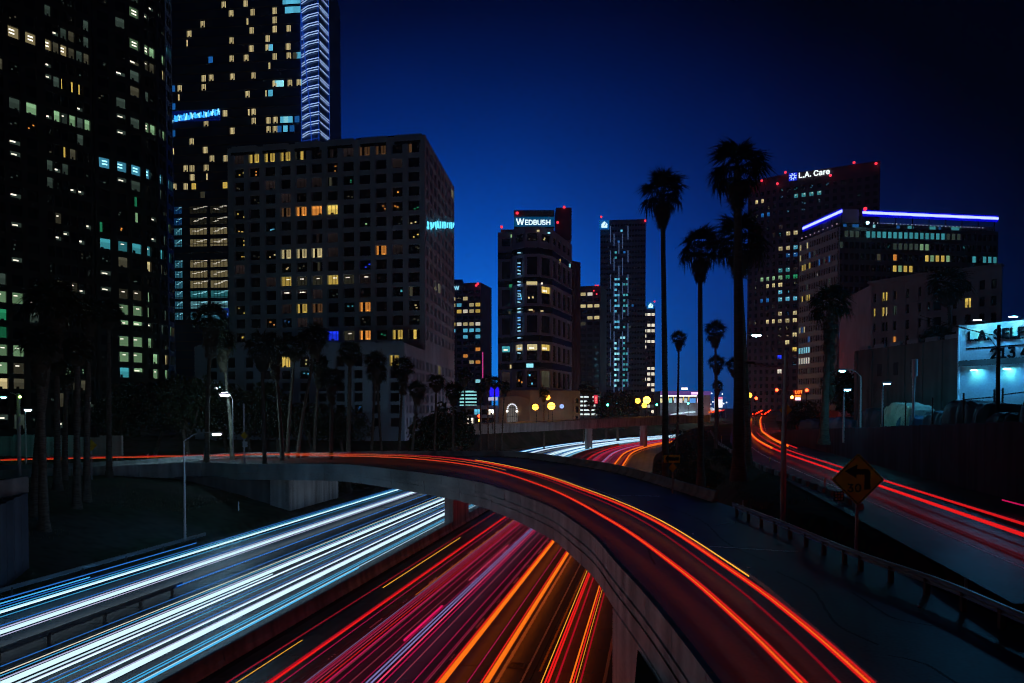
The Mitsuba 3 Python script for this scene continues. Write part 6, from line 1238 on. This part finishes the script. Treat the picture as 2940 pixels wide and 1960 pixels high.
arrow = Polygon([q(*a) for a in ((712, 610), (712, 436), (622, 436), (622, 482), (484, 396), (630, 322), (622, 375), (740, 375), (770, 388), (780, 410), (780, 610))])
part(k, 'arrow', flat(arrow, c, hf, Y - 0.021), 'black')
tm = meshkit.text_mesh('30', 0.38, 0.01, True); v = np.asarray(tm.vertices); o = trimesh.Trimesh(np.c_[c[0] + q(510, 635)[0] * hf + v[:, 0] * 1.05, Y - 0.021 - v[:, 2], c[2] + q(510, 635)[1] * hf + v[:, 1]], tm.faces, process=False)
if o.volume < 0: o.invert()
part(k, 'number', o, 'black')
zg = P(2455, 1575, Y)[2]
part(k, 'post', box(c[0] - 0.06, Y + 0.02, zg - 0.4, c[0] + 0.06, Y + 0.13, c[2] + hf * .8), 'galvanised')
for i in range(4): pz = P(2458, 1473 + 14 * i, Y); part(k, 'post_hole', box(c[0] - .02, Y + .005, pz[2] - .03, c[0] + .02, Y + .019, pz[2] + .03), 'white_paint')
part(k, 'reflector', box(c[0] - 0.13, Y - 0.02, P(0, 1576, Y)[2], c[0] - 0.0, Y + 0.015, P(0, 1544, Y)[2]), 'white_paint')
k = thing('arrow_sign', 'yellow rectangular sign with a black left arrow above a small yellow diamond', 'road sign'); Y = 60.0; c = P(1929, 1317, Y); w = 47 * Y / FP; hh = 23 * Y / FP
part(k, 'plate', plate([c[0], Y, c[2]], w, hh), 'yellow_paint'); part(k, 'arrow', flat(Polygon([(-.42, 0), (-.2, .3), (-.2, .11), (.42, .11), (.42, -.11), (-.2, -.11), (-.2, -.3)]), c, w, Y - .001), 'black')
c2 = P(1931, 1342, Y); part(k, 'diamond_plate', diamond(c2, 13 * Y / FP, Y - .03), 'yellow_paint'); x = P(1932, 1360, Y)[0]; part(k, 'post', box(x - .05, Y + .025, P(0, 1378, Y)[2] - 1, x + .05, Y + .1, c[2]), 'galvanised')
k = thing('diamond_sign', 'dim yellow diamond sign half hidden behind the grey lamp pole', 'road sign'); Y = 75.0; c = P(2256, 1176, Y); part(k, 'plate', diamond(c, 19 * Y / FP, Y), 'yellow_paint'); part(k, 'post', box(c[0] - .05, Y + .001, 8, c[0] + .05, Y + .08, c[2] + .2), 'galvanised')
k = thing('small_chevron_sign', 'small yellow road sign among the left palms above the street streaks', 'road sign'); Y = 104.0; c = P(262, 1278, Y); part(k, 'plate', diamond(c, .75, Y), 'yellow_paint'); part(k, 'post', box(c[0] - .05, Y + .001, 6, c[0] + .05, Y + .08, c[2]), 'galvanised')
k = thing('grey_lamp_pole', 'tall plain grey lamp pole with a side arm standing by the ramp guard rail', 'lamp pole'); Y = 52.6; b = P(2248, 1500, Y); t = P(2257, 1005, Y)
part(k, 'shaft', tube([[b[0], Y, b[2] - 1], [b[0], Y, (b[2] + t[2]) / 2], [t[0], Y, t[2]]], [.2, .16, .11], 12), 'galvanised', 40); part(k, 'arm', tube(spline([t - [0, 0, .9], P(2215, 1052, Y), P(2160, 1040, Y)], 8), .05, 6), 'galvanised', 40); e = P(2152, 1041, Y); part(k, 'head', box(e[0] - .3, Y - .14, e[2] - .06, e[0] + .3, Y + .14, e[2] + .08), 'iron')
part(k, 'reflector', box(b[0] - .2, Y - .24, P(0, 1498, Y)[2], b[0] + .02, Y - .21, P(0, 1464, Y)[2]), 'white_paint')
for i, (x, y0, y1, z, nm) in enumerate(((2133, 1436, 1460, 8.0, 'white delineator post behind the parapet end'), (2773, 1660, 1700, 7.9, 'white delineator post by the guard rail at lower right'), (2210, 1312, 1333, 8.6, 'yellow white delineator post right of the tallest trunk'), (2368, 1372, 1395, 8.5, 'yellow white delineator post left of the turn sign'), (2071, 1250, 1268, 8.6, 'yellow white delineator post at the kerb bend, nearest'), (2053, 1222, 1235, 8.6, 'delineator post at the kerb bend, middle'), (2127, 1205, 1220, 8.7, 'delineator post beyond the tallest trunk'), (685, 1440, 1458, 3.0, 'small pale marker on the left bank under the abutment'), (1075 * .0 + 336, 1305, 1318, 6.6, 'white marker post on the left street behind the palms'), (425, 1301, 1316, 6.6, 'white marker post on the left street, second'), (537, 1297, 1312, 6.6, 'white marker post on the left street, third'))):
    k = thing('delineator_post', nm, 'post'); g0 = G(x, y1, z); Yp = g0[1]; h = (y1 - y0) * Yp / FP; part(k, 'post', box(g0[0] - .05, Yp - .03, z - .3, g0[0] + .05, Yp + .03, z + h), 'white_paint'); part(k, 'band', box(g0[0] - .052, Yp - .034, z + h * .45, g0[0] + .052, Yp - .031, z + h * .95), 'yellow_paint' if 'yellow' in nm else 'galvanised')
k = thing('reflector_board', 'small board of amber round reflectors left of the turn sign', 'reflector'); g0 = G(2409, 1440, 8.6); Y = g0[1]; c = P(2409, 1424, Y); part(k, 'board', box(c[0] - .35, Y, c[2] - .35, c[0] + .35, Y + .03, c[2] + .35), 'black'); part(k, 'post', box(c[0] - .05, Y + .031, 8, c[0] + .05, Y + .1, c[2]), 'galvanised')
for i in range(9): part(k, 'amber_disc', BALL, 'yellow_paint' if i % 2 else 'white_paint', to_world=T().translate([c[0] - .2 + .2 * (i % 3), Y - .01, c[2] - .2 + .2 * (i // 3)]).scale([.08, .02, .08]))
k = thing('utility_pole', 'black wooden utility pole with sagging cables before the storage building', 'utility pole'); Y = 74.0; t = P(2868, 932, Y); part(k, 'shaft', tube([[t[0], Y, 13.0], [t[0], Y, t[2]]], [.2, .15], 10), 'black', 40)
for a, b, c in (((2862, 963), (2800, 950), (2640, 905)), ((2862, 997), (2815, 955), (2640, 915)), ((2874, 968), (2910, 972), (3000, 960))): part(k, 'cable', tube(spline([P(*a, Y), P(*b, Y + 2), P(*c, Y + 6)], 12), .035, 5), 'black')
part(k, 'brace', box(t[0] - .3, Y - .1, t[2] - 2.2, t[0] + .3, Y + .1, t[2] - 2.05), 'black')
k = thing('pipe_frame', 'bare pipe frame standing in front of the storage building', 'frame'); Y = 79.0
for x, yt in ((2767, 1128), (2855, 1117), (2879, 1114), (2962, 1110)): t = P(x, yt, Y); part(k, 'upright', tube([[t[0], Y, 12.8], [t[0], Y, t[2]]], .09, 8), 'iron')
for a, b in (((2767, 1147), (2855, 1139)), ((2879, 1133), (2962, 1122)), ((2770, 1150), (2800, 1176))): part(k, 'rail', tube([P(*a, Y), P(*b, Y)], .06, 6), 'iron')
k = thing('street_wall', 'dim pale street wall behind the left palm cluster', 'wall'); pl = pxplane(-80, 150, 348, 142)
for i in range(7): m = MB(); pl.box(m, pl.L * i / 7 + .03, pl.L * (i + 1) / 7 - .03, 6.5, P(0, 1248 + 6 * (i % 2), 146)[2], 0, .4); part(k, 'panel', m.out(), 'concrete')

# ---------------------------------------------------------------- tents above the wall
def on_wall(px, v=28.0):
    r = ray(px, 1174.3); A = np.stack([r[:2], -EU], 1); t, u = np.linalg.solve(A, EV * v); return EU * u + EV * v, u
def tent(label, x0, x1, y_top, m, dv=3.2, seed=0, ridge=0.5, cat='tent', name='tent', droop=0.25):
    (p0, u0), (p1, u1) = on_wall(x0), on_wall(x1); zb = float(plateau((u0 + u1) / 2)) - 0.05; mid = (p0 + p1) / 2; h = P((x0 + x1) / 2, y_top, mid[1])[2] - zb
    n, mm = 26, 17; V = np.zeros((n, mm, 3)); ti = np.linspace(0, 1, n)
    for j, sj in enumerate(np.linspace(0, 1, mm)):
        a = math.pi * sj; prof = min(1.0, 1.25 * math.sin(a) ** 0.6); w = -math.cos(a)
        base = p0[None] + (p1 - p0)[None] * ti[:, None] + EV * (1.2 + (w + 1) / 2 * dv)
        hz = h * prof * (1 - droop * np.abs(ti - ridge) * 1.4); hz[[0, -1]] *= 0.25; hz[[1, -2]] *= 0.9
        V[:, j, :2] = base; V[:, j, 2] = zb + hz
    fold = meshkit.noise(np.stack([np.repeat(ti[:, None], mm, 1) * 16 + seed, np.repeat(np.linspace(0, 1, mm)[None], n, 0) * 2.5, np.zeros((n, mm))], -1), seed) - 0.5
    V[..., 2] += fold * 0.4 * (V[..., 2] > zb + .1); V[..., :2] -= EV * (fold * 0.55)[..., None]
    i, j = np.meshgrid(np.arange(n - 1), np.arange(mm - 1), indexing='ij'); q = np.stack([i * mm + j, (i + 1) * mm + j, (i + 1) * mm + j + 1, i * mm + j + 1], -1).reshape(-1, 4)
    k = thing(name, label, cat); part(k, 'cover', trimesh.Trimesh(V.reshape(-1, 3), np.vstack([q[:, [0, 1, 2]], q[:, [0, 2, 3]]]), process=False), m, 35)
    part(k, 'ridge_pole', tube([[*(p0 + EV * (1.2 + dv / 2)), zb + h * (1 - droop * ridge * 1.4) * .8], [*(p1 + EV * (1.2 + dv / 2)), zb + h * .7]], .04, 6), 'iron')
    return k
tent('tan canvas tent with hanging folds, the palest on top of the wall', 2497, 2578, 1155, 'canvas', 3.4, 1, 0.45)
tent('black tarpaulin shelter directly left of the tan canvas tent', 2430, 2497, 1172, 'tarp_dark', 3.2, 2)
tent('small teal tarpaulin heap directly right of the tan canvas tent', 2545, 2590, 1190, 'tarp_blue', 2.0, 3)
tent('teal grey tarpaulin shelter below the drum topped post', 2612, 2668, 1180, 'tarp_blue', 3.0, 4)
tent('large black box shaped shelter left of the pipe frame', 2668, 2785, 1150, 'tarp_dark', 4.0, 5, 0.3, droop=.15)
tent('dark shelter at the right edge under the utility pole', 2872, 2975, 1135, 'tarp_dark', 3.5, 6, 0.4)
tent('low dark tarpaulin heap between the pipe frame and the box shaped shelter', 2790, 2870, 1185, 'tarp_dark', 2.5, 7)
tent('dark cloth heap beside the foot of the skirted palm, left one', 2275, 2330, 1202, 'tarp_dark', 3.0, 8)
tent('dark cloth heap beside the foot of the skirted palm with a bluish sheet', 2335, 2420, 1197, 'tarp_blue', 3.0, 9)
for i, (x, y) in enumerate(((2537, 1160), (2600, 1150), (2677, 1140))):
    k = thing('fence_post', f'thin bare post among the tents, {("left", "middle", "right")[i]} one of three', 'post'); p, u = on_wall(x, 26.6); t = P(x, y, p[1]); solo(k, tube([[*p, float(plateau(u)) - .2], [*p, t[2]]], .06, 6), 'iron')

# ---------------------------------------------------------------- queue of stopped cars at the end of the side road
def car(x, y, z, ang, seed):
    k = thing('stopped_car', f'dark car with glowing brake lights, {ORD[seed // 2]} from the rear of the {"left" if seed % 2 == 0 else "right"} queue file', 'car', 'cars queueing on the side road'); M = T().translate([x, y, z]) @ T().rotate([0, 0, 1], math.degrees(ang))
    sec = Polygon([(-2.2, .35), (2.2, .35), (2.25, .75), (1.3, .95), (.6, 1.42), (-1.1, 1.45), (-1.9, 1.0), (-2.25, .9)]); b = trimesh.creation.extrude_polygon(sec, 1.75, engine='earcut'); v = np.asarray(b.vertices); b = trimesh.Trimesh(np.c_[v[:, 0], .875 - v[:, 2], v[:, 1]], b.faces, process=False)
    part(k, 'body', b, 'car_paint', to_world=M)
    part(k, 'rear_window', MB().bar([-1.95, 0, 1.02], [-1.25, 0, 1.4], 1.4, .04).out(), 'dark_glass', to_world=M)
    for s in (-.65, .65):
        part(k, 'tail_light', box(-2.3, s - .2, .68, -2.2, s + .2, .88), 'black', emission=emit((1, .014, .003), 28, .5), to_world=M)
        for f in (-1.35, 1.35):
            w = trimesh.creation.cylinder(.33, .22, sections=14); w.apply_transform(trimesh.transformations.rotation_matrix(math.pi / 2, [1, 0, 0])); w.apply_translation([f, s * 1.2, .33]); part(k, 'wheel', w, 'black', to_world=M)
n = len(RC)
for i, (a, o) in enumerate(((74, 1.2), (74, -2.4), (77, 1.4), (77, -2.2), (80, 1.3), (80, -2.5), (83, 1.2), (83, -2.3), (86, 1.5), (86, -2.4))):
    p = off(o, 0.02)[a]; t = tt[a]; car(p[0], p[1], p[2], math.atan2(t[1], t[0]), i)

# ---------------------------------------------------------------- the night haze
scene['air'] = {'type': 'homogeneous', 'albedo': rgb((0.95, 0.95, 0.95)), 'sigma_t': 0.0002, 'phase': {'type': 'hg', 'g': 0.75}}
solo('haze', {'type': 'cube'}, 'black'); scene['haze'] = {'type': 'cube', 'to_world': T().translate([0, 0, 102]).scale([1900, 1900, 104.5]), 'bsdf': {'type': 'null'}, 'interior': {'type': 'ref', 'id': 'air'}}
labels['haze'] = {'label': 'thin night haze over the city', 'kind': 'stuff'}
scene['camera']['medium'] = {'type': 'ref', 'id': 'air'}
